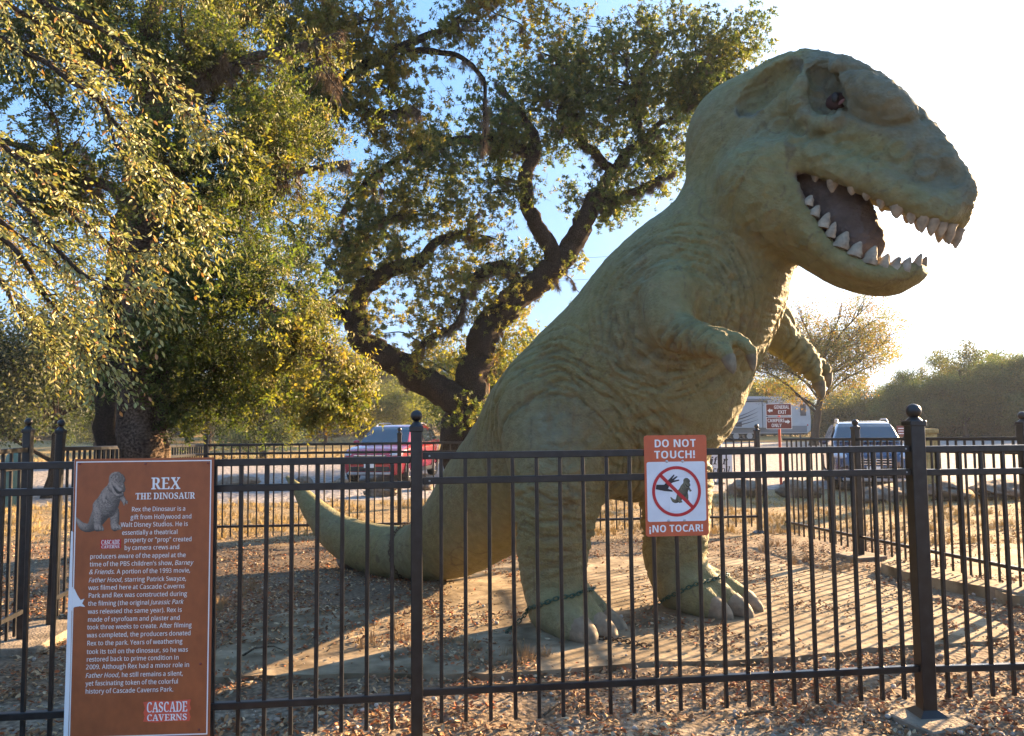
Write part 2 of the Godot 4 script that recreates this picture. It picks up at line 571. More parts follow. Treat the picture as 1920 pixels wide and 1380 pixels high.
func fence_post(parent: Node3D, at: Vector3, turn: float, s: float, lean := Vector3.ZERO) -> Node3D:
	var bs := Basis(Vector3.UP, turn)
	if lean != Vector3.ZERO: bs = Basis(lean.normalized(), lean.length()) * bs
	var post := part(parent, "post", box_mesh(Vector3(s, 1.57, s), 0.004), M.fence, Transform3D(bs, at + bs * Vector3(0, 0.785, 0)))
	var g := Geo.new()
	var h := s * 0.5
	g.box(Vector3(0, 0.772, 0), Vector3(s + 0.014, 0.03, s + 0.014), Basis.IDENTITY, 0.004)
	g.lathe([Vector2(h * 1.12, 0.787), Vector2(h * 0.62, 0.806), Vector2(h * 0.36, 0.812), Vector2(0.0, 0.812)], 16)
	part(post, "cap", g.mesh(), M.fence)
	g = Geo.new()
	g.ball(Vector3(0, 0.838, 0), Vector3.ONE * h * 1.02, 18, 12)
	part(post, "ball_finial", g.mesh(), M.fence)
	g = Geo.new()
	var b := h + 0.05
	for k in 4:
		var r := Basis(Vector3.UP, PI / 2 * k)
		g.quad(r * Vector3(-b, -0.772, b), r * Vector3(b, -0.772, b), r * Vector3(h, -0.735, h), r * Vector3(-h, -0.735, h), Vector3(0, -0.8, 0))
		g.quad(r * Vector3(-b, -0.785, b), r * Vector3(b, -0.785, b), r * Vector3(b, -0.772, b), r * Vector3(-b, -0.772, b), Vector3(0, -0.78, 0))
	part(post, "base_plate", g.mesh(), M.fence)
	return post

# posts: [x, z, size, lift of the section that follows]
func fence_run(label: String, posts: Array, turn_corner := 0.0) -> Node3D:
	var p0 := Vector3(posts[0][0], ground_y(posts[0][0], posts[0][1]), posts[0][1])
	var f := thing("picket_fence", label, "fence", p0, 0.0, "black picket fences round the statue")
	for k in posts.size():
		var a := Vector3(posts[k][0], ground_y(posts[k][0], posts[k][1]), posts[k][1]) - p0
		var b := a
		if k < posts.size() - 1: b = Vector3(posts[k + 1][0], ground_y(posts[k + 1][0], posts[k + 1][1]), posts[k + 1][1]) - p0
		else: b = a + (a - (Vector3(posts[k - 1][0], p0.y, posts[k - 1][1]) - p0))
		var turn := atan2(-(b.z - a.z), b.x - a.x)
		if posts[k][2] > 0.0: fence_post(f, a, turn + turn_corner, posts[k][2], posts[k][4] if posts[k].size() > 4 else Vector3.ZERO)
		if k == posts.size() - 1 or posts[k][3] < -1.0: continue
		var dir := b - a
		var flat := Vector3(dir.x, 0, dir.z)
		var length := flat.length()
		var along := Basis(dir.normalized(), Vector3.UP, dir.normalized().cross(Vector3.UP)).orthonormalized()
		var upright := Basis(Vector3.UP, turn)
		var lift: float = posts[k][3]
		for h in [0.256, 1.295, 1.42]:
			var rail := part(f, "rail", box_mesh(Vector3(length - 0.06, 0.034, 0.034), 0.003), M.fence, Transform3D(along, (a + b) * 0.5 + Vector3(0, h + lift, 0)))
			if k == 1 and posts.size() == 4 and p0.z > -4.5 and h > 1.0:
				var g := Geo.new()
				g.ball(Vector3.ZERO, Vector3(0.005, 0.005, 0.004), 8, 6)
				for e in [-1.0, 1.0]: part(rail, "bolt", g.mesh(), M.steel, Transform3D(Basis.IDENTITY, Vector3(e * (length * 0.5 - 0.065), 0, 0.018)))
		var n := int((length - 0.08) / 0.1205)
		var gap := length / (n + 1)
		for s in n:
			var t := gap * (s + 1) / length
			part(f, "picket", box_mesh(Vector3(0.019, 1.325, 0.019), 0.002), M.fence, Transform3D(upright * Basis(Vector3.BACK, rng.randfn() * 0.0022) * Basis(Vector3.RIGHT, rng.randfn() * 0.002) * Basis(Vector3.UP, rng.randfn() * 0.05), a.lerp(b, t) + Vector3(0, 0.765 + lift, 0)))
	return f

func footing(at: Vector3, size: Vector3, turn: float, label: String) -> void:
	var o := thing("footing_block", label, "concrete block", at, turn, "concrete footing blocks under fence posts")
	var g := Geo.new()
	g.box(Vector3(0, size.y * 0.5 - 0.05, 0), size + Vector3(0, 0.1, 0), Basis.IDENTITY, 0.008)
	part(o, "block", g.mesh(), M.block)

func build_fences() -> void:
	fence_run("black metal picket fence in front of the dinosaur carrying both orange signs", [[-3.16, -3.63, 0.058, -0.018], [-0.487, -3.93, 0.058, 0.0], [2.183, -4.219, 0.078, -0.004], [4.86, -4.36, 0.06, 0.0]])
	fence_run("black metal picket fence behind the dinosaur's tail beside the road", [[-4.42, -11.2, 0.06, 0.0], [-1.66, -11.38, 0.06, 0.0], [1.05, -11.64, 0.06, 0.0], [3.74, -11.9, 0.07, 0.0]])
	fence_run("black metal picket fence on footing blocks past the dinosaur's toes", [[3.86, -11.12, 0.0, 0.0], [4.14, -9.38, 0.075, 0.0], [4.55, -6.92, 0.075, 0.0], [4.95, -4.6, 0.0, 0.0]])
	fence_run("black metal picket fence with two close gate posts near the tall trunk", [[-3.3, -3.85, 0.0, 0.0], [-3.57, -5.72, 0.056, -2.0], [-3.60, -6.12, 0.056, 0.0, Vector3(0.02, 0, -0.035)], [-4.0, -8.6, 0.06, 0.0], [-4.38, -11.0, 0.0, 0.0]])
	footing(Vector3(2.16, 0.0, -4.16), Vector3(0.29, 0.022, 0.31), 0.35, "low concrete block under the fence post in front of the dinosaur's snout")
	footing(Vector3(4.14, ground_y(4.14, -9.38), -9.38), Vector3(0.42, 0.05, 0.42), 0.3, "square concrete block under the far post beyond the dinosaur's toes")
	footing(Vector3(4.55, ground_y(4.55, -6.92), -6.92), Vector3(0.46, 0.10, 0.46), 0.3, "thick concrete block beside the sunlit stone slab")
	footing(Vector3(-3.57, ground_y(-3.57, -5.8), -5.86), Vector3(0.42, 0.06, 0.8), 0.1, "long concrete block under the two close gate posts")

# sculpted volumes of the statue: [carve, width factor, blend, points as forward, up, right, radius]
const DINO := [
	[0, 1, 0.2, [-0.693,1.531,-0.000,0.704, -0.294,1.778,-0.000,0.759, 0.087,2.007,0.000,0.774, 0.435,2.376,-0.000,0.731, 0.709,2.671,-0.000,0.613, 0.984,3.035,-0.000,0.429]],
	[0, 1, 0.15, [0.023,1.530,0.000,0.610, 0.308,1.826,0.000,0.601]],
	[0, 0.85, 0.12, [0.983,2.995,0.000,0.445, 1.036,3.347,0.000,0.444, 1.067,3.655,0.000,0.444]],
	[0, 0.74, 0.08, [1.067,3.655,0.000,0.444, 1.435,3.770,0.000,0.410, 1.763,3.587,0.000,0.378, 1.996,3.379,0.000,0.309, 2.152,3.220,0.000,0.258, 2.286,3.064,-0.000,0.202, 2.400,2.966,0.000,0.145]],
	[0, 1.75, 0.06, [1.277,3.177,-0.000,0.338, 1.518,2.870,0.000,0.223, 1.700,2.662,0.000,0.167, 1.869,2.537,0.000,0.134, 2.032,2.480,-0.000,0.104, 2.174,2.516,0.000,0.047]],
	[0, 1, 0.22, [1.287,3.270,0.270,0.193, 1.315,3.016,0.290,0.165]],
	[0, 1, 0.22, [1.287,3.270,-0.270,0.193, 1.315,3.016,-0.290,0.165]],
	[0, 1, 0.13, [1.550,3.373,0.320,0.093, 1.790,3.213,0.300,0.093, 2.034,3.059,0.260,0.090, 2.228,2.913,0.200,0.085, 2.376,2.826,0.120,0.078]],
	[0, 1, 0.13, [1.550,3.373,-0.320,0.093, 1.790,3.213,-0.300,0.093, 2.034,3.059,-0.260,0.090, 2.228,2.913,-0.200,0.085, 2.376,2.826,-0.120,0.078]],
	[0, 1, 0.08, [1.524,3.057,0.370,0.085, 1.656,2.780,0.350,0.069, 1.843,2.573,0.280,0.058, 2.024,2.489,0.200,0.047, 2.190,2.512,0.060,0.034]],
	[0, 1, 0.08, [1.524,3.057,-0.370,0.085, 1.656,2.780,-0.350,0.069, 1.843,2.573,-0.280,0.058, 2.024,2.489,-0.200,0.047, 2.190,2.512,-0.060,0.034]],
	[0, 1, 0.03, [1.815,3.880,0.190,0.106, 2.038,3.644,0.200,0.123, 2.212,3.473,0.140,0.080]],
	[0, 1, 0.03, [1.815,3.880,-0.190,0.106, 2.038,3.644,-0.200,0.123, 2.212,3.473,-0.140,0.080]],
	[0, 1, 0.03, [1.622,3.897,0.240,0.043, 1.597,3.766,0.270,0.050, 1.621,3.615,0.260,0.057, 1.729,3.479,0.250,0.063, 1.861,3.429,0.240,0.048]],
	[0, 1, 0.03, [1.622,3.897,-0.240,0.043, 1.597,3.766,-0.270,0.050, 1.621,3.615,-0.260,0.057, 1.729,3.479,-0.250,0.063, 1.861,3.429,-0.240,0.048]],
	[1, 2, 0.04, [1.457,3.293,0.000,0.188, 1.615,2.995,0.000,0.169, 1.768,2.790,0.000,0.129, 1.933,2.642,0.000,0.098, 2.127,2.591,0.000,0.041]],
	[1, 1.9, 0.04, [1.531,3.238,-0.000,0.127, 1.814,3.081,0.000,0.093, 2.106,2.873,0.000,0.069, 2.289,2.770,-0.000,0.033]],
	[0, 1.1, 0.05, [1.567,3.211,-0.000,0.222, 1.739,2.953,-0.000,0.188, 1.863,2.738,-0.000,0.135]],
	[0, 1, 0.15, [-0.829,1.436,-0.000,0.665, -1.565,0.875,0.000,0.548, -2.158,0.466,-0.030,0.428, -2.760,0.219,-0.050,0.298, -3.496,0.164,-0.050,0.281, -4.136,0.260,-0.030,0.232, -4.561,0.466,0.000,0.161, -4.943,0.700,0.000,0.093, -5.296,0.896,0.000,0.027]],
	[0, 1, 0.12, [-0.519,1.691,0.400,0.495, -0.329,1.201,0.550,0.398, -0.351,0.703,0.600,0.310, -0.357,0.372,0.600,0.259, -0.307,0.154,0.600,0.249]],
	[0, 1, 0.04, [-0.364,0.223,0.450,0.179, -0.139,0.083,0.400,0.133, 0.048,0.021,0.380,0.074]],
	[0, 1, 0.04, [-0.269,0.200,0.600,0.190, -0.022,0.091,0.620,0.136, 0.115,0.049,0.620,0.079]],
	[0, 1, 0.04, [-0.250,0.164,0.720,0.187, -0.032,0.090,0.800,0.133, 0.082,0.068,0.820,0.085]],
	[0, 1, 0.1, [-0.055,1.433,-0.420,0.437, 0.035,1.041,-0.550,0.341, 0.013,0.601,-0.600,0.286, 0.007,0.372,-0.600,0.268, 0.075,0.164,-0.600,0.238]],
	[0, 1, 0.04, [0.144,0.208,-0.750,0.148, 0.416,0.125,-0.800,0.113, 0.586,0.058,-0.820,0.062]],
	[0, 1, 0.04, [0.229,0.198,-0.600,0.162, 0.433,0.109,-0.600,0.123, 0.587,0.055,-0.600,0.074]],
	[0, 1, 0.04, [0.158,0.167,-0.460,0.178, 0.376,0.097,-0.420,0.130, 0.494,0.056,-0.420,0.077]],
	[0, 1, 0.06, [0.756,2.492,0.600,0.218, 0.800,2.309,0.700,0.176, 0.887,2.179,0.760,0.144, 1.141,2.094,0.860,0.116, 1.273,2.058,0.900,0.090]],
	[0, 1, 0.012, [1.248,2.069,0.920,0.080, 1.346,1.993,0.960,0.049, 1.403,1.903,0.980,0.026]],
	[0, 1, 0.012, [1.221,2.111,0.820,0.075, 1.343,2.084,0.780,0.054, 1.415,2.022,0.770,0.043, 1.433,1.924,0.770,0.020]],
	[0, 1, 0.06, [0.904,2.377,-0.620,0.189, 0.975,2.217,-0.750,0.151, 1.135,2.028,-0.800,0.119]],
	[0, 1, 0.012, [1.130,2.027,-0.780,0.106, 1.227,1.903,-0.740,0.063, 1.272,1.776,-0.730,0.029]],
	[0, 1, 0.012, [1.124,2.024,-0.880,0.090, 1.211,1.979,-0.960,0.056, 1.233,1.867,-0.970,0.026]],
	[1, 1, 0.015, [1.711,3.840,0.215,0.118, 1.770,3.675,0.220,0.123]],
	[1, 1, 0.015, [1.711,3.840,-0.215,0.118, 1.770,3.675,-0.220,0.123]],
	[1, 1, 0.012, [1.239,3.766,0.310,0.082, 1.355,3.890,0.265,0.133, 1.493,3.973,0.225,0.099]],
	[1, 1, 0.012, [1.239,3.766,-0.310,0.082, 1.355,3.890,-0.265,0.133, 1.493,3.973,-0.225,0.099]],
	[1, 1, 0.015, [2.418,3.073,0.130,0.068, 2.454,3.018,0.120,0.055]],
	[1, 1, 0.015, [2.418,3.073,-0.130,0.068, 2.454,3.018,-0.120,0.055]],
]

# ---------- the statue ----------
var ch_w := PackedFloat32Array()
var ch_ik := PackedFloat32Array()
var ch_m := PackedFloat32Array()
var ch_b := PackedFloat32Array()
var ch_s := PackedInt32Array()
var ch_from := PackedInt32Array()
var ch_c := PackedVector3Array()
var ch_r := PackedFloat32Array()
var sg_a := PackedVector3Array()
var sg_b := PackedVector3Array()
var sg_i := PackedFloat32Array()
var sg_r := PackedFloat32Array()
var sg_d := PackedFloat32Array()

func gather_volumes() -> void:
	for c in DINO:
		var pts := []
		for k in range(0, c[3].size(), 4): pts.append(Vector4(c[3][k], c[3][k + 1], c[3][k + 2], c[3][k + 3]))
		var line := curve(pts, 4) if pts.size() > 2 else pts
		var wc := 0.0
		for p in line: wc += p.z / line.size()
		ch_w.append(wc); ch_ik.append(1.0 / c[1]); ch_m.append(minf(1.0, c[1])); ch_b.append(c[2]); ch_s.append(c[0]); ch_from.append(sg_a.size())
		var mid := Vector3.ZERO
		for p in line: mid += Vector3(p.x, p.y, p.z) / line.size()
		var far := 0.0
		for p in line: far = maxf(far, mid.distance_to(Vector3(p.x, p.y, p.z)) + p.w * maxf(1.0, c[1]))
		ch_c.append(mid); ch_r.append(far)
		for k in line.size() - 1:
			var a := Vector3(line[k].x, line[k].y, wc + (line[k].z - wc) / c[1])
			var b := Vector3(line[k + 1].x, line[k + 1].y, wc + (line[k + 1].z - wc) / c[1]) - a
			sg_a.append(a); sg_b.append(b); sg_i.append(1.0 / maxf(b.length_squared(), 1e-9)); sg_r.append(line[k].w); sg_d.append(line[k + 1].w - line[k].w)
	ch_from.append(sg_a.size())
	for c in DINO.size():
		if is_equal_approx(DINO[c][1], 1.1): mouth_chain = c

func one_chain(p: Vector3, c: int) -> float:
	var q := Vector3(p.x, p.y, ch_w[c] + (p.z - ch_w[c]) * ch_ik[c])
	var m := 9.0
	for s in range(ch_from[c], ch_from[c + 1]):
		var qa := q - sg_a[s]
		var t := clampf(qa.dot(sg_b[s]) * sg_i[s], 0.0, 1.0)
		m = minf(m, (qa - sg_b[s] * t).length() - sg_r[s] - sg_d[s] * t)
	return m * ch_m[c]

func field(p: Vector3, cl: PackedInt32Array, so: PackedInt32Array, sl: PackedInt32Array) -> float:
	var d := 9.0
	for i in cl.size():
		var c := cl[i]
		var wc := ch_w[c]
		var q := Vector3(p.x, p.y, wc + (p.z - wc) * ch_ik[c])
		var m := 9.0
		for j in range(so[i], so[i + 1]):
			var s := sl[j]
			var qa := q - sg_a[s]
			var ba := sg_b[s]
			var t := clampf(qa.dot(ba) * sg_i[s], 0.0, 1.0)
			m = minf(m, (qa - ba * t).length() - sg_r[s] - sg_d[s] * t)
		m *= ch_m[c]
		var b := ch_b[c]
		if ch_s[c] == 0:
			var h := maxf(b - absf(d - m), 0.0) / b
			d = minf(d, m) - h * h * b * 0.25
		else:
			var h := maxf(b - absf(d + m), 0.0) / b
			d = maxf(d, -m) + h * h * b * 0.25
	return d

var dv := PackedVector3Array()   # vertices and quads of the body
var dq := PackedInt32Array()

func mesh_volumes(h: float, lo: Vector3, hi: Vector3) -> void:
	var nb := 4
	var bl := h * nb
	var big := bl * 4.0
	var cnt := Vector3i(((hi - lo) / big).ceil()) * 4
	var reach := bl * 0.866 + 0.02
	var reach_big := big * 0.866 + 0.02
	var cells := {}
	var edges := PackedInt32Array()
	var nx := cnt.x * nb + 4
	var ny := cnt.y * nb + 4
	var val := PackedFloat32Array()
	val.resize(125)
	for wz in range(0, cnt.z, 4):
		for wy in range(0, cnt.y, 4):
			for wx in range(0, cnt.x, 4):
				# volumes that matter in this large block
				var wm := lo + Vector3(wx + 2, wy + 2, wz + 2) * bl
				var some := PackedInt32Array()
				var nearest := 9.0
				for c in ch_w.size():
					if (wm - ch_c[c]).length() - ch_r[c] > reach_big + 0.3: continue
					var m := one_chain(wm, c)
					if m > reach_big + ch_b[c] + 0.05: continue
					some.append(c)
					if ch_s[c] == 0: nearest = minf(nearest, m)
				if some.is_empty() or nearest > reach_big + 0.1 or nearest < -reach_big - 0.25: continue
				for sub in 64:
					mesh_block(wx + sub % 4, wy + sub / 4 % 4, wz + sub / 16, some, lo, h, reach, nx, ny, cells, edges, val)
	stitch(cells, edges, nx, ny)

func mesh_block(bx: int, by: int, bz: int, some: PackedInt32Array, lo: Vector3, h: float, reach: float, nx: int, ny: int, cells: Dictionary, edges: PackedInt32Array, val: PackedFloat32Array) -> void:
				var nb := 4
				var bl := h * nb
				var o := lo + Vector3(bx, by, bz) * bl
				var mid := o + Vector3.ONE * bl * 0.5
				var cl := PackedInt32Array()
				var so := PackedInt32Array([0])
				var sl := PackedInt32Array()
				for c in some:
					var q := Vector3(mid.x, mid.y, ch_w[c] + (mid.z - ch_w[c]) * ch_ik[c])
					var best := 9.0
					var from := sl.size()
					var lim := (reach + ch_b[c] + 0.05) / ch_m[c]
					var wide := reach * 2.0 * maxf(1.0, ch_ik[c])
					var seen := PackedFloat32Array()
					for s in range(ch_from[c], ch_from[c + 1]):
						var qa := q - sg_a[s]
						var t := clampf(qa.dot(sg_b[s]) * sg_i[s], 0.0, 1.0)
						var m := (qa - sg_b[s] * t).length() - sg_r[s] - sg_d[s] * t
						seen.append(m)
						best = minf(best, m)
					if best > lim: continue
					for k in seen.size():
						if seen[k] < best + wide: sl.append(ch_from[c] + k)
					cl.append(c); so.append(sl.size())
				if cl.is_empty() or absf(field(mid, cl, so, sl)) > reach * 1.15 + 0.01: return
				var neg := 0
				var k := 0
				for z in 5:
					for y in 5:
						for x in 5:
							var d := field(o + Vector3(x, y, z) * h, cl, so, sl)
							val[k] = d
							if d < 0.0: neg += 1
							k += 1
				if neg == 0 or neg == 125: return
				for z in 4:
					for y in 4:
						for x in 4:
							var i0 := x + y * 5 + z * 25
							var v0 := val[i0]; var v1 := val[i0 + 1]; var v2 := val[i0 + 5]; var v3 := val[i0 + 6]
							var v4 := val[i0 + 25]; var v5 := val[i0 + 26]; var v6 := val[i0 + 30]; var v7 := val[i0 + 31]
							var mask := int(v0 < 0) + int(v1 < 0) + int(v2 < 0) + int(v3 < 0) + int(v4 < 0) + int(v5 < 0) + int(v6 < 0) + int(v7 < 0)
							if mask == 0 or mask == 8: continue
							var p := Vector3.ZERO
							var n := 0
							if (v0 < 0) != (v1 < 0): p += Vector3(v0 / (v0 - v1), 0, 0); n += 1
							if (v2 < 0) != (v3 < 0): p += Vector3(v2 / (v2 - v3), 1, 0); n += 1
							if (v4 < 0) != (v5 < 0): p += Vector3(v4 / (v4 - v5), 0, 1); n += 1
							if (v6 < 0) != (v7 < 0): p += Vector3(v6 / (v6 - v7), 1, 1); n += 1
							if (v0 < 0) != (v2 < 0): p += Vector3(0, v0 / (v0 - v2), 0); n += 1
							if (v1 < 0) != (v3 < 0): p += Vector3(1, v1 / (v1 - v3), 0); n += 1
							if (v4 < 0) != (v6 < 0): p += Vector3(0, v4 / (v4 - v6), 1); n += 1
							if (v5 < 0) != (v7 < 0): p += Vector3(1, v5 / (v5 - v7), 1); n += 1
							if (v0 < 0) != (v4 < 0): p += Vector3(0, 0, v0 / (v0 - v4)); n += 1
							if (v1 < 0) != (v5 < 0): p += Vector3(1, 0, v1 / (v1 - v5)); n += 1
							if (v2 < 0) != (v6 < 0): p += Vector3(0, 1, v2 / (v2 - v6)); n += 1
							if (v3 < 0) != (v7 < 0): p += Vector3(1, 1, v3 / (v3 - v7)); n += 1
							var gx := bx * nb + x + 1
							var gy := by * nb + y + 1
							var gz := bz * nb + z + 1
							var id := gx + gy * nx + gz * nx * ny
							cells[id] = dv.size()
							dv.append(o + (Vector3(x, y, z) + p / n) * h)
							if (v0 < 0) != (v1 < 0): edges.append_array([id, 0, int(v0 < 0)])
							if (v0 < 0) != (v2 < 0): edges.append_array([id, 1, int(v0 < 0)])
							if (v0 < 0) != (v4 < 0): edges.append_array([id, 2, int(v0 < 0)])

func stitch(cells: Dictionary, edges: PackedInt32Array, nx: int, ny: int) -> void:
	var ux := 1
	var uy := nx
	var uz := nx * ny
	for k in range(0, edges.size(), 3):
		var id := edges[k]
		var a := uy
		var b := uz
		if edges[k + 1] == 1: a = uz; b = ux
		elif edges[k + 1] == 2: a = ux; b = uy
		if not (cells.has(id - a) and cells.has(id - b) and cells.has(id - a - b)): continue
		var q := [cells[id], cells[id - a], cells[id - a - b], cells[id - b]]
		if edges[k + 2] == 1: dq.append_array([q[0], q[1], q[2], q[3]])
		else: dq.append_array([q[0], q[3], q[2], q[1]])

# one round of Catmull-Clark: rounds the plaster and gives room for creases
func subdivide() -> void:
	var nv := dv.size()
	var nf := dq.size() / 4
	var fp := PackedVector3Array()
	fp.resize(nf)
	var vf := PackedVector3Array(); vf.resize(nv)
	var vr := PackedVector3Array(); vr.resize(nv)
	var val := PackedInt32Array(); val.resize(nv)
	var eid := {}
	var ep := PackedVector3Array()
	var en := PackedInt32Array()
	var fe := PackedInt32Array(); fe.resize(nf * 4)
	for f in nf:
		var c := (dv[dq[f * 4]] + dv[dq[f * 4 + 1]] + dv[dq[f * 4 + 2]] + dv[dq[f * 4 + 3]]) * 0.25
		fp[f] = c
		for k in 4:
			var a := dq[f * 4 + k]
			var b := dq[f * 4 + (k + 1) % 4]
			vf[a] += c
			val[a] += 1
			vr[a] += (dv[a] + dv[b]) * 0.5
			var key := mini(a, b) * 1000000 + maxi(a, b)
			var e: int = eid.get(key, -1)
			if e < 0:
				e = ep.size()
				eid[key] = e
				ep.append((dv[a] + dv[b]) + c)
				en.append(1)
			else:
				ep[e] += c
				en[e] += 1
			fe[f * 4 + k] = e
	var out := PackedVector3Array()
	for k in nv:
		var m := float(val[k])
		if m < 1.0: out.append(dv[k])
		else: out.append((vf[k] / m + vr[k] / m * 2.0 + dv[k] * (m - 3.0)) / m if m >= 3.0 else dv[k])
	for e in ep.size(): out.append(ep[e] / (en[e] + 2.0))
	var fb := out.size()
	out.append_array(fp)
	var q := PackedInt32Array()
	for f in nf:
		for k in 4:
			q.append_array([dq[f * 4 + k], nv + fe[f * 4 + k], fb + f, nv + fe[f * 4 + (k + 3) % 4]])
	dv = out
	dq = q

func body_normals() -> PackedVector3Array:
	var n := PackedVector3Array()
	n.resize(dv.size())
	for f in range(0, dq.size(), 4):
		var g := (dv[dq[f + 2]] - dv[dq[f]]).cross(dv[dq[f + 3]] - dv[dq[f + 1]])
		n[dq[f]] += g; n[dq[f + 1]] += g; n[dq[f + 2]] += g; n[dq[f + 3]] += g
	for k in n.size(): n[k] = n[k].normalized()
	return n

# folds that run round a joint: 0 away from it, creases up to 1
func folds(p: Vector3, c: Vector3, r0: float, r1: float, f: float) -> float:
	var o := p - c
	var r := o.length()
	if r < r0 or r > r1: return 0.0
	var win := smoothstep(r0, r0 + 0.08, r) * (1.0 - smoothstep(r1 - 0.25, r1, r))
	var d := o / r
	var a := fine.get_noise_3d(r * f + 0.6 * lump.get_noise_3dv(p * 1.6), d.x * 0.75 + c.y * 7.0, d.y * 0.75 + d.z * 0.6)
	return win * maxf(0.0, 1.0 - absf(a) * 4.2)

func dist_seg(p: Vector3, a: Vector3, b: Vector3) -> float:
	var ba := b - a
	return (p - a - ba * clampf((p - a).dot(ba) / ba.length_squared(), 0.0, 1.0)).length()

const DINO_TURN := -43.0   # the statue looks to the right and towards the path
const DINO_AT := Vector3(0.98, 0.0, -6.35)

func build_dinosaur() -> void:
	gather_volumes()
	mesh_volumes(0.03, Vector3(-5.45, -0.16, -1.3), Vector3(2.75, 4.35, 1.35))
	subdivide()
	var n := body_normals()
	# flat soles: nothing reaches under the pad
	var col := PackedColorArray()
	col.resize(dv.size())
	var mouth_a := -1
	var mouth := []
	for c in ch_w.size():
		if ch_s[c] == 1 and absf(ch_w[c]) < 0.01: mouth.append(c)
	for k in dv.size():
		var p := dv[k]
		var q := Vector3(p.x, p.y, absf(p.z))
		var d := 0.009 * lump.get_noise_3dv(p * 2.6)
		var side := 1.0 if p.z > 0.0 else -1.0
		var cr := 0.0
		if p.x < 1.35 and p.y > 0.5:
			cr = maxf(cr, folds(q, Vector3(0.80, 2.34, 0.66), 0.24, 0.80, 15.0))
			cr = maxf(cr, folds(q, Vector3(-0.25, 1.40, 0.55), 0.40, 1.05, 13.0))
			cr = maxf(cr, 0.5 * folds(q, Vector3(1.62, 3.0, 0.0), 0.42, 1.2, 9.0))
		if p.y < 1.4 and p.x > -1.2 and p.x < 0.9:
			cr = maxf(cr, 0.5 * folds(q, Vector3(-0.1 if p.z > 0.0 else 0.25, 0.02, 0.6), 0.34, 1.2, 10.0))
		d -= 0.028 * cr
		# pebbled hide in places, shallow dents on the belly
		var peb := fine.get_noise_3dv(p * 16.0)
		d += 0.0018 * peb
		var belly := smoothstep(0.15, 0.5, n[k].x - 0.2 * n[k].y) * smoothstep(2.35, 1.9, p.y) * smoothstep(0.95, 1.2, p.y)
		d -= belly * 0.016 * maxf(0.0, 1.0 - absf(lump.get_noise_3dv(p * Vector3(2.0, 2.6, 2.0) + Vector3(5, 0, 0))) * 4.5)
		if p.x > 1.25 and p.y > 2.7:
			var ring := fine.get_noise_3dv(p * 5.0 + Vector3(3, 1, 7))
			d += 0.012 * pow(maxf(0.0, 1.0 - absf(ring) * 4.0), 2.0) + 0.004 * fine.get_noise_3dv(p * 22.0)
			# round scales modelled on the cheek and snout, the groove round the brow lobe, the rim of the eye socket
			for s in [[1.446, 3.558, 0.06], [1.73, 3.33, 0.065], [1.861, 3.298, 0.05], [2.164, 3.254, 0.055], [2.292, 3.121, 0.06], [2.03, 3.2, 0.04], [1.60, 3.46, 0.045]]:
				var sr := (Vector2(p.x, p.y) - Vector2(s[0], s[1])).length()
				d += 0.014 * exp(-pow((sr - s[2]) / 0.014, 2.0)) - 0.008 * exp(-pow((sr - s[2] - 0.03) / 0.014, 2.0))
			if absf(p.z) > 0.07:
				var bx := (p.x - 2.04) * 0.80 - (p.y - 3.62) * 0.60
				var by := (p.x - 2.04) * 0.60 + (p.y - 3.62) * 0.80
				var el := sqrt(pow(bx / 0.27, 2.0) + pow(by / 0.135, 2.0))
				d -= 0.030 * exp(-pow((el - 1.08) / 0.10, 2.0))
				d += 0.012 * (1.0 - smoothstep(0.3, 1.0, el))
				var orb := (Vector2(p.x, p.y) - Vector2(1.745, 3.70)).length()
				if p.x < 1.86: d -= 0.026 * exp(-pow((orb - 0.265) / 0.022, 2.0))
			# lumps round the eye socket
			var er := (q - Vector3(1.76, 3.70, 0.27)).length()
			if er > 0.13 and er < 0.3 and p.x < 1.86:
				d += 0.022 * smoothstep(0.13, 0.17, er) * (1.0 - smoothstep(0.2, 0.27, er)) * (0.6 + 0.9 * absf(sin(atan2(p.y - 3.70, p.x - 1.76) * 4.5)))
		dv[k] = p + n[k] * d
		# paint and weathering
		var z1 := lump.get_noise_3dv(p * 1.3)
		var z2 := fine.get_noise_3dv(p * 6.0)
		# paint, patches of grey weathering, stains: all broken up by noise
		var c := Color(0.245, 0.226, 0.104)
		c = c.lerp(Color(0.235, 0.203, 0.088), clampf(0.35 + 1.1 * z1, 0.0, 1.0))
		c = c.lerp(Color(0.225, 0.219, 0.130), clampf(1.3 * lump.get_noise_3dv(p * 0.9 + Vector3(20, 3, 0)), 0.0, 0.8))
		var grain := fine.get_noise_3dv(p * 34.0)
		var grey := 0.0
		if p.x > 1.1 and p.y > 2.7:   # worn grey paint on the brow and snout; the hollow behind the eye is greyed too
			grey = 0.8 * smoothstep(-0.12, 0.12, (p.y - 3.50) + (p.x - 1.75) * 0.72 + 0.30 * z1 + 0.12 * z2) * smoothstep(1.58, 1.66, p.x + 0.05 * z2)
			var hollow := minf(dist_seg(q, Vector3(1.26, 3.77, 0.33), Vector3(1.375, 3.905, 0.28)), dist_seg(q, Vector3(1.375, 3.905, 0.28), Vector3(1.51, 3.985, 0.24)))
			grey = maxf(grey, 1.0 - smoothstep(0.085, 0.12, hollow + 0.03 * z2))
		grey = maxf(grey, (0.35 + 0.4 * grain) * (1.0 - smoothstep(0.18, 0.42, (q - Vector3(-0.12, 1.62, 0.90)).length() + 0.25 * z1 + 0.1 * z2)))
		c = c.lerp(Color(0.15, 0.16, 0.135), clampf(grey, 0.0, 1.0) * 0.8)
		c = c.lerp(Color(0.21, 0.17, 0.09), clampf((z2 - 0.22) * 1.6, 0.0, 0.4))
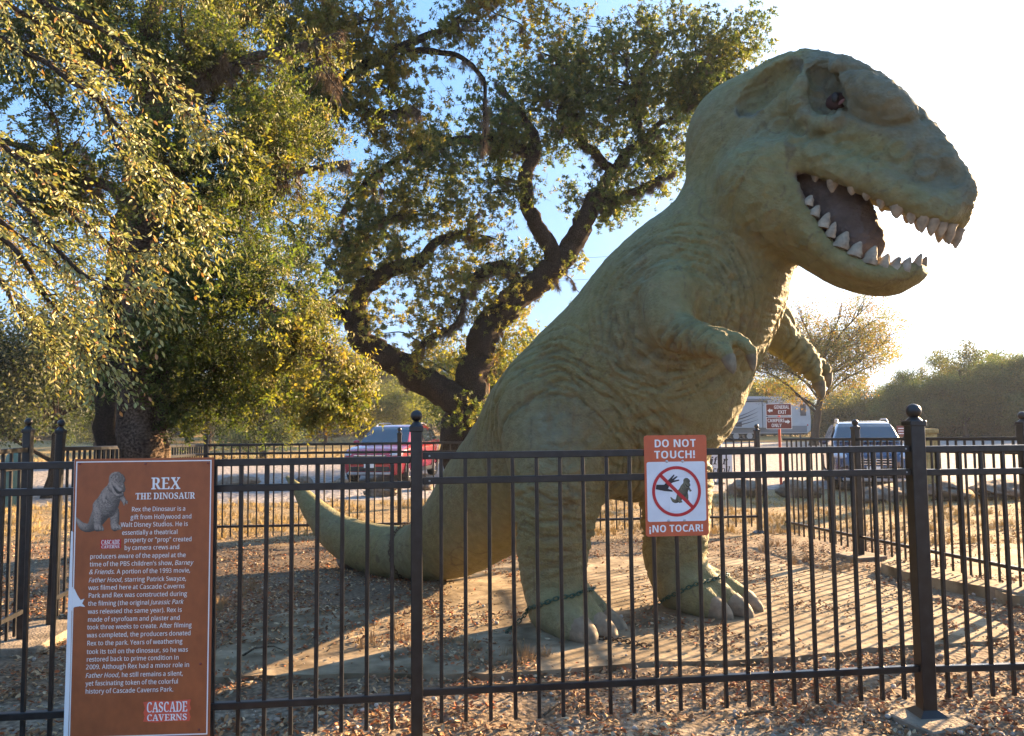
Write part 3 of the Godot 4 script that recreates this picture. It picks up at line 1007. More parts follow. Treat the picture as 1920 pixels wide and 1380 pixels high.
		if cr > 0.25: c = c.lerp(Color(0.14, 0.13, 0.09), (cr - 0.25) * clampf(0.45 + z1 * 1.8, 0.0, 0.8))   # darker colour along the creases, in patches
		var drip := fine.get_noise_3d(p.x * 11.0, p.y * 0.55, p.z * 11.0)
		if drip > 0.28 and p.y > 0.9 and p.y < 2.6: c = c.lerp(Color(0.20, 0.135, 0.06), clampf((drip - 0.28) * 3.0, 0.0, 0.45) * clampf(0.6 + z1 * 2.0, 0.0, 1.0))   # rain drips
		if absf(fine.get_noise_3dv(p * 1.7 + Vector3(0, 40, 0))) < 0.012: c = c.lerp(Color(0.13, 0.11, 0.07), 0.6)   # hairline cracks
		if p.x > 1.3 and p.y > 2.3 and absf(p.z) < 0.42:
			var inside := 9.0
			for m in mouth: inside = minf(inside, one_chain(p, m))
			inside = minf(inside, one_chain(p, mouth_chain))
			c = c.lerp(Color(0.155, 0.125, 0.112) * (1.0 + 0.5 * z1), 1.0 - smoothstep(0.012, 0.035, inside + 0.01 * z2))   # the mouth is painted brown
		c = c * (1.0 + 0.10 * z2)
		c.a = 1.0
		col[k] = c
	n = body_normals()
	dn = n
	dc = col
	var root := thing("dinosaur_statue", "large olive green dinosaur statue standing on concrete with its jaws wide open", "statue", DINO_AT, deg_to_rad(DINO_TURN))
	root.basis = Basis(Vector3(cos(deg_to_rad(43.0)), 0, sin(deg_to_rad(43.0))), Vector3.UP, Vector3(-sin(deg_to_rad(43.0)), 0, cos(deg_to_rad(43.0))))
	var idx := PackedInt32Array()
	for f in range(0, dq.size(), 4):
		idx.append_array([dq[f], dq[f + 2], dq[f + 1], dq[f], dq[f + 3], dq[f + 2]])
	var a := []
	a.resize(Mesh.ARRAY_MAX)
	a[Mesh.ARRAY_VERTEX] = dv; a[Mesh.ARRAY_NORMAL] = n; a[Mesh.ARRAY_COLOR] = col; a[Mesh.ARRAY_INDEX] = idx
	# keep the winding clockwise from outside
	var test := 0.0
	for f in range(0, mini(idx.size(), 3000), 3): test += (dv[idx[f + 1]] - dv[idx[f]]).cross(dv[idx[f + 2]] - dv[idx[f]]).dot(n[idx[f]])
	if test > 0.0:
		for f in range(0, idx.size(), 3):
			var s := idx[f + 1]; idx[f + 1] = idx[f + 2]; idx[f + 2] = s
		a[Mesh.ARRAY_INDEX] = idx
	var am := ArrayMesh.new()
	am.add_surface_from_arrays(Mesh.PRIMITIVE_TRIANGLES, a)
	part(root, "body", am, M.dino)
	# eyes
	for s in [1.0, -1.0]:
		var g := Geo.new()
		g.ball(Vector3.ZERO, Vector3(0.07, 0.06, 0.055), 16, 10)
		var eye := part(root, "eye", g.mesh(), M.red_eye, Transform3D(Basis.IDENTITY, Vector3(1.77, 3.70, 0.125 * s)))
		g = Geo.new()
		g.ball(Vector3.ZERO, Vector3(0.026, 0.036, 0.012), 12, 8)
		part(eye, "pupil", g.mesh(), M.pupil, Transform3D(Basis.IDENTITY, Vector3(0.012, 0.01, 0.055 * s)))
		g = Geo.new()
		g.ball(Vector3.ZERO, Vector3(0.026, 0.012, 0.008), 10, 6)
		part(eye, "painted_glint", g.mesh(), M.eye_glint, Transform3D(Basis(Vector3.BACK, 0.6), Vector3(0.05, -0.028, 0.044 * s)))  # lighter red spot on the eyeball, a glint put in as colour
	build_teeth(root)
	build_claws(root)
	build_chains(root)

var mouth_chain := 0

func tooth_mesh(length: float, w: float, seed_: int) -> ArrayMesh:   # a blunt, slightly hooked plaster cone along +y
	var g := Geo.new()
	var pts := []
	var rad := []
	for k in 7:
		var t := k / 6.0
		pts.append(Vector3(0.14 * length * t * t, length * (t * 1.15 - 0.15), 0))
		rad.append(w * 0.5 * (1.0 - 0.80 * pow(t, 1.8)) if k < 6 else w * 0.08)
	g.tube(pts, rad, 10, true, 0.3, lump, 14.0 + seed_ * 3.0)
	for k in g.v.size(): g.v[k].z *= 0.72
	g.smooth()
	return g.mesh()

func jaw_point(px: float, py: float, w: float) -> Vector3:   # photo pixel on the plane w of the statue
	var r := at_px(px, py, 1.0) - Vector3(0, 1.6, 0)
	var side := Vector3(-sin(deg_to_rad(43.0)), 0, cos(deg_to_rad(43.0)))
	var fwd := Vector3(cos(deg_to_rad(43.0)), 0, sin(deg_to_rad(43.0)))
	var t := (w - (Vector3(0, 1.6, 0) - DINO_AT).dot(side)) / r.dot(side)
	var p := Vector3(0, 1.6, 0) + r * t - DINO_AT
	return Vector3(p.dot(fwd), p.y, w)

func build_teeth(root: Node3D) -> void:
	var up := [[1533, 316, 0.29, 23, 24], [1565, 329, 0.285, 25, 28], [1602, 342, 0.275, 20, 23], [1629, 354, 0.262, 20, 23], [1656, 367, 0.248, 19, 21], [1686, 382, 0.225, 23, 26], [1713, 395, 0.20, 24, 21], [1733, 405, 0.18, 25, 21], [1752, 413, 0.15, 23, 20], [1768, 420, 0.12, 19, 18], [1784, 424, 0.07, 28, 19]]
	var low := [[1514, 380, 0.36, 18, 20], [1526, 400, 0.355, 17, 18], [1543, 420, 0.345, 24, 22], [1556, 438, 0.335, 20, 18], [1575, 458, 0.31, 25, 24], [1601, 474, 0.28, 25, 24], [1629, 487, 0.245, 24, 24], [1655, 495, 0.20, 19, 20], [1676, 501, 0.165, 18, 18], [1695, 502, 0.13, 20, 18], [1716, 499, 0.065, 25, 18]]
	for s in [1.0, -1.0]:
		for k in up.size():
			var u: Array = up[k]
			var p := jaw_point(u[0], u[1], u[2])
			p.z *= s
			var px_m := 5.05 / 1450.0
			var b := Basis(Vector3.RIGHT, PI + 0.12 * s) * Basis(Vector3.UP, 0.2 * sin(k * 2.1))
			part(root, "tooth", tooth_mesh(u[3] * px_m * (1.0 + 0.25 * fmod(k * 0.618 + 0.3, 1.0)), u[4] * px_m * (1.05 + 0.2 * fmod(k * 0.37, 1.0)), k), M.tooth, Transform3D(b * Basis(Vector3.BACK, 0.32), p + Vector3(0.0, -0.004, 0.02 * s)))
		for k in low.size():
			var u: Array = low[k]
			var p := jaw_point(u[0], u[1], u[2])
			p.z *= s
			var px_m := 5.1 / 1450.0
			var b := Basis(Vector3.RIGHT, -0.15 * s) * Basis(Vector3.UP, 0.3 * sin(k * 1.7)) * Basis(Vector3.BACK, -0.30)
			part(root, "tooth", tooth_mesh(u[3] * px_m * (1.0 + 0.3 * fmod(k * 0.618, 1.0)), u[4] * px_m * (1.1 + 0.2 * fmod(k * 0.37 + 0.5, 1.0)), k + 20), M.tooth, Transform3D(b, p - Vector3(0, 0.012, 0)))

func build_claws(root: Node3D) -> void:
	# toe nails: blunt caps over the ends of the toes, taken from the toe volumes
	var toe := 0
	for c in DINO:
		var pts: Array = c[3]
		if c[0] == 1 or pts.size() < 12 or pts.size() > 16: continue
		var e := pts.size()
		var tip := Vector3(pts[e - 4], pts[e - 3], pts[e - 2])
		var mid := Vector3(pts[e - 8], pts[e - 7], pts[e - 6])
		var r: float = pts[e - 1]
		var r1: float = pts[e - 5]
		if tip.y > 0.45:
			if absf(tip.z) > 0.6 and r < 0.045:   # blunt claws on the hands
				var cg := Geo.new()
				var cl := []
				var cw := []
				for k in 9:
					var t := k / 8.0
					cl.append(mid.lerp(tip, 0.35 + 0.72 * t) - Vector3(0, 0.035 * t * t, 0))
					cw.append(lerpf(lerpf(r1, r, 0.35), r, t) * 1.1 * sqrt(maxf(0.03, 1.0 - pow(t, 4.0))))
				cg.tube(cl, cw, 12, true, 0.1, lump, 9.0)
				cg.smooth()
				part(root, "claw", cg.mesh(), M.dark_claw)
			continue
		var dir := (tip - mid).normalized()
		var g := Geo.new()
		var line := []
		var rad := []
		for k in 9:
			var t := k / 8.0
			line.append(mid.lerp(tip, 0.62) + dir * (t * (r * 1.75 + mid.distance_to(tip) * 0.38)) - Vector3(0, 0.03 * t * t, 0))
			rad.append(lerpf(lerpf(r1, r, 0.55), r * 0.95, t) * 1.06 * sqrt(maxf(0.02, 1.0 - pow(t, 3.0))))
		g.tube(line, rad, 14, true, 0.10, lump, 9.0)
		g.smooth()
		part(root, "toe_nail", g.mesh(), M.claw)
		toe += 1

# ---------- chains that hold the statue ----------
func link_mesh(l: float, w: float, r: float) -> ArrayMesh:
	var g := Geo.new()
	var pts := []
	var rad := []
	for k in 17:
		var a := TAU * k / 16.0
		pts.append(Vector3(signf(cos(a)) * (l - w) * 0.5 + cos(a) * w * 0.5, sin(a) * w * 0.5, 0))
		rad.append(r)
	g.tube(pts, rad, 6, false)
	return g.mesh()

func lay_chain(called: String, label: String, pts: Array, material: Material, pitch := 0.034) -> void:
	var line := curve(pts, 14)
	var o := thing(called, label, "chain", line[0], 0.0, "chains tying down the statue")
	var m := link_mesh(0.044, 0.027, 0.0046)
	var k := 0
	var left := 0.0
	for s in line.size() - 1:
		var a: Vector3 = line[s]
		var b: Vector3 = line[s + 1]
		var seg := a.distance_to(b)
		while left < seg:
			var p := a.lerp(b, left / seg)
			var d := (b - a).normalized()
			var ref := Vector3.UP if absf(d.y) < 0.9 else Vector3.RIGHT
			var n := d.cross(ref).normalized()
			var bs := Basis(d, n.cross(d), n)
			if k % 2: bs = bs * Basis(Vector3.RIGHT, PI / 2)
			part(o, "link", m, material, Transform3D(bs, p - line[0]))
			k += 1
			left += pitch
		left -= seg

func on_body(p: Vector3, out := 0.014) -> Vector3:   # pull a statue-space point on to its surface
	var all := PackedInt32Array()
	var so := PackedInt32Array([0])
	var sl := PackedInt32Array()
	for c in ch_w.size():
		all.append(c)
		for s in range(ch_from[c], ch_from[c + 1]): sl.append(s)
		so.append(sl.size())
	for k in 6:
		var e := 0.01
		var d := field(p, all, so, sl)
		var g := Vector3(field(p + Vector3(e, 0, 0), all, so, sl) - d, field(p + Vector3(0, e, 0), all, so, sl) - d, field(p + Vector3(0, 0, e), all, so, sl) - d).normalized()
		p -= g * (d - out)
	return p

func build_chains(root: Node3D) -> void:
	var near := []
	for q in [[-0.42, 0.12, 0.72], [-0.36, 0.17, 0.86], [-0.24, 0.22, 0.91], [-0.12, 0.27, 0.84], [-0.06, 0.29, 0.72], [-0.05, 0.31, 0.58], [-0.07, 0.30, 0.42], [-0.2, 0.24, 0.33]]: near.append(root.transform * on_body(Vector3(q[0], q[1], q[2])))
	var tail := on_ground(968, 1178)
	near.push_front(Vector3(tail.x, pad_y(tail.z) + 0.012, tail.z))
	tail = on_ground(950, 1192)
	near.push_front(Vector3(tail.x, pad_y(tail.z) + 0.012, tail.z))
	lay_chain("foot_chain", "green chain round the dinosaur's foot beside its tail", near, M.chain)
	var far := []
	for q in [[0.02, 0.08, -0.40], [0.12, 0.13, -0.30], [0.25, 0.20, -0.27], [0.36, 0.27, -0.36], [0.42, 0.30, -0.5], [0.44, 0.31, -0.62], [0.43, 0.31, -0.76], [0.35, 0.28, -0.88]]: far.append(root.transform * on_body(Vector3(q[0], q[1], q[2])))
	tail = on_ground(1225, 1148)
	far.push_front(Vector3(tail.x, pad_y(tail.z) + 0.012, tail.z))
	lay_chain("foot_chain", "green chain round the dinosaur's forward foot by the sunlit pad", far, M.chain)
	var wrap := []
	for k in 15:
		var a := TAU * k / 14.0
		wrap.append(root.transform * on_body(Vector3(-2.86 - 0.06 * sin(a), 0.24 + 0.24 * sin(a), -0.05 + 0.26 * cos(a))))
	lay_chain("tail_chain", "dark chain wrapped round the dinosaur's tail", wrap, M.rust_chain)
	var loose := []
	for p in [[1128, 1205], [1150, 1207], [1175, 1211], [1200, 1217], [1222, 1219]]:
		var q := on_ground(p[0], p[1])
		loose.append(Vector3(q.x, pad_y(q.z) + 0.014, q.z))
	lay_chain("loose_chain", "rusty chain end lying on the concrete before the dinosaur's toes", loose, M.rust_chain)

# ---------- trees ----------
func add_leaf(g: Geo, base: Vector3, dir: Vector3, up: Vector3, l: float, w: float, tint: float) -> void:
	var side := dir.cross(up).normalized()
	up = side.cross(dir).normalized()
	var k := tint
	g.col = Color(k, k, k)
	var a := base
	var b := base + dir * l * 0.45 + side * w * 0.5 + up * w * 0.12
	var c := base + dir * l - up * l * 0.12
	var d := base + dir * l * 0.45 - side * w * 0.5 + up * w * 0.12
	var m := base + dir * l * 0.5
	g.tri(a, b, m); g.tri(b, c, m); g.tri(c, d, m); g.tri(d, a, m)

func sprig(count: int, leaf_l: float, leaf_w: float, length: float, spread: float, seed_: int, rosette := false) -> ArrayMesh:
	var r := RandomNumberGenerator.new()
	r.seed = seed_
	var g := Geo.new()
	g.col = Color(0.55, 0.42, 0.34)
	var bend := Vector3(r.randf_range(-0.2, 0.2), 0, r.randf_range(-0.2, 0.2))
	g.tube([Vector3.ZERO, (Vector3.UP * 0.5 + bend * 0.3) * length, (Vector3.UP + bend) * length], [0.0028, 0.002, 0.001], 3, false)
	for k in count:
		var t := 0.12 + 0.88 * (k + r.randf()) / count
		if rosette: t = 0.45 + 0.55 * pow(r.randf(), 0.6)
		var a := (k % 2) * PI + r.randf_range(-0.9, 0.9) if not rosette else r.randf() * TAU
		var o := Vector3(cos(a), 0, sin(a))
		var dir := (o * spread + Vector3.UP * r.randf_range(0.1, 0.8)).normalized()
		add_leaf(g, (Vector3.UP * t + bend * t * t) * length, dir, (Vector3.UP + o.rotated(Vector3.UP, 1.3) * r.randf_range(-0.8, 0.8)).normalized(), leaf_l * r.randf_range(0.7, 1.2), leaf_w * r.randf_range(0.8, 1.15), r.randf_range(0.7, 1.25))
	return g.mesh()

func moss_mesh(seed_: int) -> ArrayMesh:   # a tuft of thin curled blades
	var r := RandomNumberGenerator.new()
	r.seed = seed_
	var g := Geo.new()
	for k in 150:
		var d := Vector3(r.randfn(), r.randfn() - 0.5, r.randfn()).normalized()
		var s := d.cross(Vector3(r.randfn(), r.randfn(), r.randfn())).normalized()
		var l := r.randf_range(0.35, 1.0)
		var t := r.randf_range(0.6, 1.3)
		g.col = Color(t, t, t)
		var m := d * l * 0.55
		var e := d * l + Vector3(r.randf_range(-0.3, 0.3), -0.35, r.randf_range(-0.3, 0.3)) * l
		g.tri(s * 0.03, -s * 0.03, m + s * 0.02, d.cross(s)); g.tri(m + s * 0.022, m - s * 0.022, e, d.cross(s))
	return g.mesh()

var sprigs := {}
var moss := []

func limb_points(px: Array) -> Array:   # [px, py, depth, radius px] -> Vector4 in metres
	var out := []
	for p in px:
		var q := at_px(p[0], p[1], p[2])
		out.append(Vector4(q.x, q.y, q.z, p[3] * p[2] / 1450.0))
	return out

func limb(parent: Node3D, called: String, pts: Array, color: Color, sides: int, wob := 0.22) -> Array:
	var line := curve(pts, 7)
	var g := Geo.new()
	g.col = color
	var ps := []
	var rs := []
	for p in line:
		var q := Vector3(p.x, p.y, p.z)
		var k: float = p.w
		ps.append(q - parent.position + (k * 0.35 + 0.035) * Vector3(lump.get_noise_3dv(q * 2.0), lump.get_noise_3dv(q * 2.0 + Vector3(9, 0, 0)), lump.get_noise_3dv(q * 2.0 + Vector3(0, 9, 0))))
		rs.append(k * (1.0 - 0.85 * smoothstep(0.7, 1.0, float(rs.size()) / line.size())) if called == "limb" else k)
	g.tube(ps, rs, sides, true, wob, fine, 9.0)
	for k in g.c.size():
		var q := g.v[k] + parent.position
		var s := 1.0 + 0.7 * lump.get_noise_3d(q.x * 6.0, q.y * 2.2, q.z * 6.0)
		g.c[k] = Color(color.r * s, color.g * s, color.b * s)
	g.smooth()
	part(parent, called, g.mesh(), M.bark)
	return line

# spec: trunk and limbs in photo pixels with depths, blobs of foliage [px, py, rx, ry, depth, half depth, sprigs, tone]
func grow(root: Node3D, limbs: Array, blobs: Array, kinds: Array, bark: Color, palette: Array, moss_n: int, seed_: int, dense: float) -> void:
	var r := RandomNumberGenerator.new()
	r.seed = seed_
	var lines := []
	for k in limbs.size():
		var big: float = limbs[k][0][3]
		lines.append(limb(root, "trunk" if k == 0 else "limb", limb_points(limbs[k]), bark, 22 if big > 24.0 else 10))
	var nodes := []
	for l in lines:
		for p in l: nodes.append(p)
	var perches := []
	var twigs := Geo.new()
	twigs.col = bark * 0.9
	var xf := [[], [], []]
	var cols := [PackedColorArray(), PackedColorArray(), PackedColorArray()]
	for b in blobs:
		var mid := at_px(b[0], b[1], b[4])
		var rad := Vector3(b[2] * b[4] / 1450.0, b[3] * b[4] / 1450.0, b[5])
		# boughs that carry this mass of leaves
		var best: Vector4 = nodes[0]
		for p in nodes:
			if Vector3(p.x, p.y, p.z).distance_to(mid) < Vector3(best.x, best.y, best.z).distance_to(mid): best = p
		var from := Vector3(best.x, best.y, best.z)
		var tips := []
		for k in maxi(4, int(b[6] / 90.0)):
			var o := Vector3(r.randfn(), r.randfn(), r.randfn()).normalized() * pow(r.randf(), 0.4)
			var to := mid + o * rad * 0.95
			var knee := from.lerp(to, 0.45) + Vector3(r.randfn(), r.randfn() + 0.4, r.randfn()) * 0.10 * from.distance_to(to)
			var kn2 := from.lerp(to, 0.75) + Vector3(r.randfn(), r.randfn(), r.randfn()) * 0.09 * from.distance_to(to)
			var w := minf(best.w * 0.5, 0.012 + 0.008 * from.distance_to(to))
			var line := curve([from - root.position, knee - root.position, kn2 - root.position, to - root.position], 4)
			var rs := []
			for q in line.size(): rs.append(lerpf(w, 0.004, pow(float(q) / line.size(), 0.7)))
			twigs.tube(line, rs, 5, false)
			for q in range(2, line.size()): tips.append(line[q] + root.position)
			for q in range(3, line.size() - 4): perches.append(line[q] + root.position)
		for k in int(b[6] * dense):
			var p: Vector3
			if r.randf() < 0.5:
				p = tips[r.randi() % tips.size()] + Vector3(r.randfn(), r.randfn(), r.randfn()) * 0.20 * rad.y
			else:
				p = mid + Vector3(r.randfn(), r.randfn(), r.randfn()).normalized() * pow(r.randf(), 0.45) * rad
			if lump.get_noise_3dv(p * 1.25 + Vector3.ONE * seed_) < -0.06: continue
			var out := (p - mid).normalized()
			var dir := (out * 0.7 + Vector3(r.randfn(), r.randfn() - 0.35, r.randfn()) * 0.6).normalized()
			var side := dir.cross(Vector3(r.randfn(), r.randfn(), r.randfn())).normalized()
			var s := r.randf_range(0.75, 1.3)
			var kind: int = r.randi() % kinds.size()
			xf[kind].append(Transform3D(Basis(side, dir, side.cross(dir)) * s, p - root.position))
			var tone: float = clampf(b[7] + r.randfn() * 0.16 + 0.25 * lump.get_noise_3dv(p * 0.9), 0.0, 0.999) * (palette.size() - 1)
			var c: Color = palette[int(tone)].lerp(palette[int(tone) + 1], tone - int(tone))
			var v := r.randf_range(0.75, 1.25)
			cols[kind].append(Color(c.r * v, c.g * v, c.b * v))
	var tw := part(root, "twigs", twigs.mesh(), M.bark)
	tw.set_meta("kind", "stuff")
	for k in kinds.size():
		if xf[k].size(): scatter(root, "crown", kinds[k], M.leaf, xf[k], cols[k])
	if moss_n > 0:
		var mx := []
		var mc := PackedColorArray()
		for k in moss_n:
			var l: Array = lines[1 + r.randi() % (lines.size() - 1)]
			var p: Vector4 = l[r.randi() % l.size()]
			var s := r.randf_range(0.05, 0.12)
			var q := Vector3(p.x, p.y, p.z) + Vector3(r.randfn() * 0.4 * p.w, -p.w * 0.6 - s * 0.3, r.randfn() * 0.4 * p.w)
			if r.randf() < 0.45:
				q = perches[r.randi() % perches.size()] + Vector3(0, -0.4 * s, 0)
			if q.y < 2.1: continue
			mx.append(Transform3D(Basis(Vector3.UP, r.randf() * TAU).scaled(Vector3(s, s * 1.35, s)), q - root.position))
			var v := r.randf_range(0.7, 1.3)
			mc.append(Color(0.19 * v, 0.14 * v, 0.095 * v))
		scatter(root, "ball_moss", moss[seed_ % 2], M.moss, mx, mc)

func build_trees() -> void:
	sprigs.elm = [sprig(13, 0.038, 0.019, 0.22, 1.0, 1), sprig(15, 0.034, 0.017, 0.25, 1.0, 2), sprig(11, 0.042, 0.021, 0.19, 1.1, 3)]
	sprigs.oak = [sprig(18, 0.062, 0.022, 0.18, 1.0, 4, true), sprig(20, 0.056, 0.021, 0.2, 1.1, 5, true), sprig(16, 0.066, 0.024, 0.17, 0.9, 6, true)]
	moss = [moss_mesh(1), moss_mesh(2)]
	var green := [Color(0.060, 0.088, 0.034), Color(0.090, 0.120, 0.042), Color(0.135, 0.150, 0.055), Color(0.23, 0.21, 0.065), Color(0.31, 0.245, 0.06), Color(0.31, 0.18, 0.06)]
	# the tall elm inside the fence
	var base := at_px(268, 1010, 7.0)
	base.y = ground_y(base.x, base.z)
	var elm := thing("elm_tree", "tall shaggy barked tree with twin stems rising behind the large orange sign", "tree", base)
	grow(elm, [
		[[266, 1125, 7.0, 47], [262, 960, 7.0, 40], [260, 800, 7.0, 35], [262, 600, 7.0, 31], [272, 400, 7.05, 27], [283, 200, 7.1, 22], [290, 0, 7.2, 17], [296, -200, 7.2, 10]],
		[[300, 1120, 7.15, 24], [298, 900, 7.15, 18], [300, 700, 7.15, 17], [318, 480, 7.2, 15], [340, 250, 7.3, 12], [380, 60, 7.3, 9]],
		[[275, 390, 7.05, 15], [400, 365, 7.3, 10], [520, 330, 7.6, 8], [650, 300, 7.8, 5]],
		[[268, 500, 7.0, 14], [380, 510, 6.8, 9], [490, 560, 6.6, 7], [600, 650, 6.5, 5], [685, 730, 6.5, 3]],
		[[282, 220, 7.1, 14], [380, 140, 7.3, 10], [500, 100, 7.6, 8], [640, 60, 7.9, 5]],
		[[270, 380, 7.05, 13], [150, 330, 7.2, 9], [40, 270, 7.3, 6], [-60, 250, 7.3, 4]],
		[[280, 170, 7.1, 12], [180, 80, 6.9, 8], [60, 30, 6.8, 5]],
		[[300, 640, 7.15, 10], [380, 650, 7.4, 7], [470, 700, 7.5, 5], [560, 770, 7.6, 3]],
	], [
		[330, 120, 170, 130, 7.2, 1.0, 900, 0.32], [470, 190, 150, 120, 7.5, 0.9, 850, 0.28], [530, 320, 105, 115, 7.6, 0.8, 600, 0.4], [430, 400, 150, 120, 7.3, 0.9, 800, 0.22],
		[330, 330, 110, 130, 6.8, 0.7, 500, 0.2], [480, 560, 150, 90, 6.8, 0.8, 750, 0.3], [555, 655, 90, 75, 6.6, 0.7, 560, 0.45], [620, 735, 55, 45, 6.5, 0.5, 230, 0.55],
		[410, 680, 130, 80, 7.3, 0.8, 560, 0.2], [520, 750, 110, 50, 7.4, 0.6, 430, 0.3], [350, 590, 110, 100, 6.7, 0.6, 430, 0.16], [380, 770, 80, 45, 7.4, 0.5, 200, 0.25],
		[160, 260, 150, 130, 7.3, 0.8, 560, 0.3], [60, 120, 140, 110, 6.9, 0.8, 420, 0.4], [180, 60, 140, 90, 7.0, 0.8, 450, 0.38], [150, 440, 130, 90, 7.6, 0.6, 320, 0.2], [30, 330, 100, 120, 7.4, 0.6, 260, 0.3],
		[250, 620, 90, 70, 6.75, 0.25, 170, 0.12], [220, 700, 70, 50, 6.7, 0.25, 110, 0.1], [330, -40, 220, 90, 7.3, 1.0, 500, 0.4],
		[640, 180, 90, 70, 7.9, 0.5, 260, 0.45]
	], sprigs.elm, Color(0.20, 0.15, 0.115), green.map(func(c): return Color(c.r * 1.15, c.g * 1.15, c.b * 1.1)), 700, 21, 2.2)
	# the dark trunk behind it, outside the fence
	base = at_px(206, 1000, 9.6)
	base.y = ground_y(base.x, base.z)
	var dark := thing("dark_oak_tree", "dark barked tree with yellowing crown behind the twin stemmed trunk", "tree", base)
	grow(dark, [
		[[204, 1010, 9.6, 36], [206, 800, 9.6, 27], [215, 600, 9.6, 24], [240, 400, 9.7, 20], [290, 250, 9.9, 16], [360, 100, 10.1, 11], [400, -60, 10.2, 7]],
		[[250, 370, 9.75, 15], [370, 300, 10.0, 13], [480, 245, 10.2, 12], [620, 165, 10.5, 11], [740, 95, 10.8, 9], [830, 55, 11.0, 7], [900, 0, 11.2, 5]],
		[[620, 165, 10.5, 8], [700, 210, 10.6, 6], [780, 200, 10.7, 4]],
		[[740, 95, 10.8, 7], [860, 105, 10.9, 5], [905, 150, 10.9, 4], [910, 230, 10.9, 3], [905, 290, 10.9, 2]],
		[[480, 245, 10.2, 9], [540, 150, 10.3, 7], [600, 70, 10.4, 6], [720, 30, 10.6, 4]],
		[[360, 120, 10.1, 8], [450, 40, 10.3, 6], [560, -20, 10.4, 4]]
	], [
		[680, 35, 110, 55, 10.6, 0.8, 520, 0.75], [560, 60, 130, 80, 10.4, 0.9, 640, 0.62], [620, 150, 120, 80, 10.5, 0.8, 520, 0.45], [760, 130, 90, 60, 10.8, 0.7, 280, 0.55], [450, 30, 130, 70, 10.3, 0.8, 420, 0.65],
		[980, 30, 120, 45, 11.2, 0.8, 260, 0.72], [740, 230, 80, 60, 10.7, 0.6, 240, 0.45], [560, 230, 110, 70, 10.3, 0.7, 340, 0.35], [870, 60, 60, 50, 11.0, 0.5, 110, 0.5]
	], sprigs.oak, Color(0.055, 0.046, 0.040), green, 260, 31, 2.2)
	# the live oak that forks behind the statue
	base = at_px(868, 940, 14.0)
	base.y = ground_y(base.x, base.z)
	var oak := thing("live_oak_tree", "forked live oak hung with ball moss behind the dinosaur's back", "tree", base)
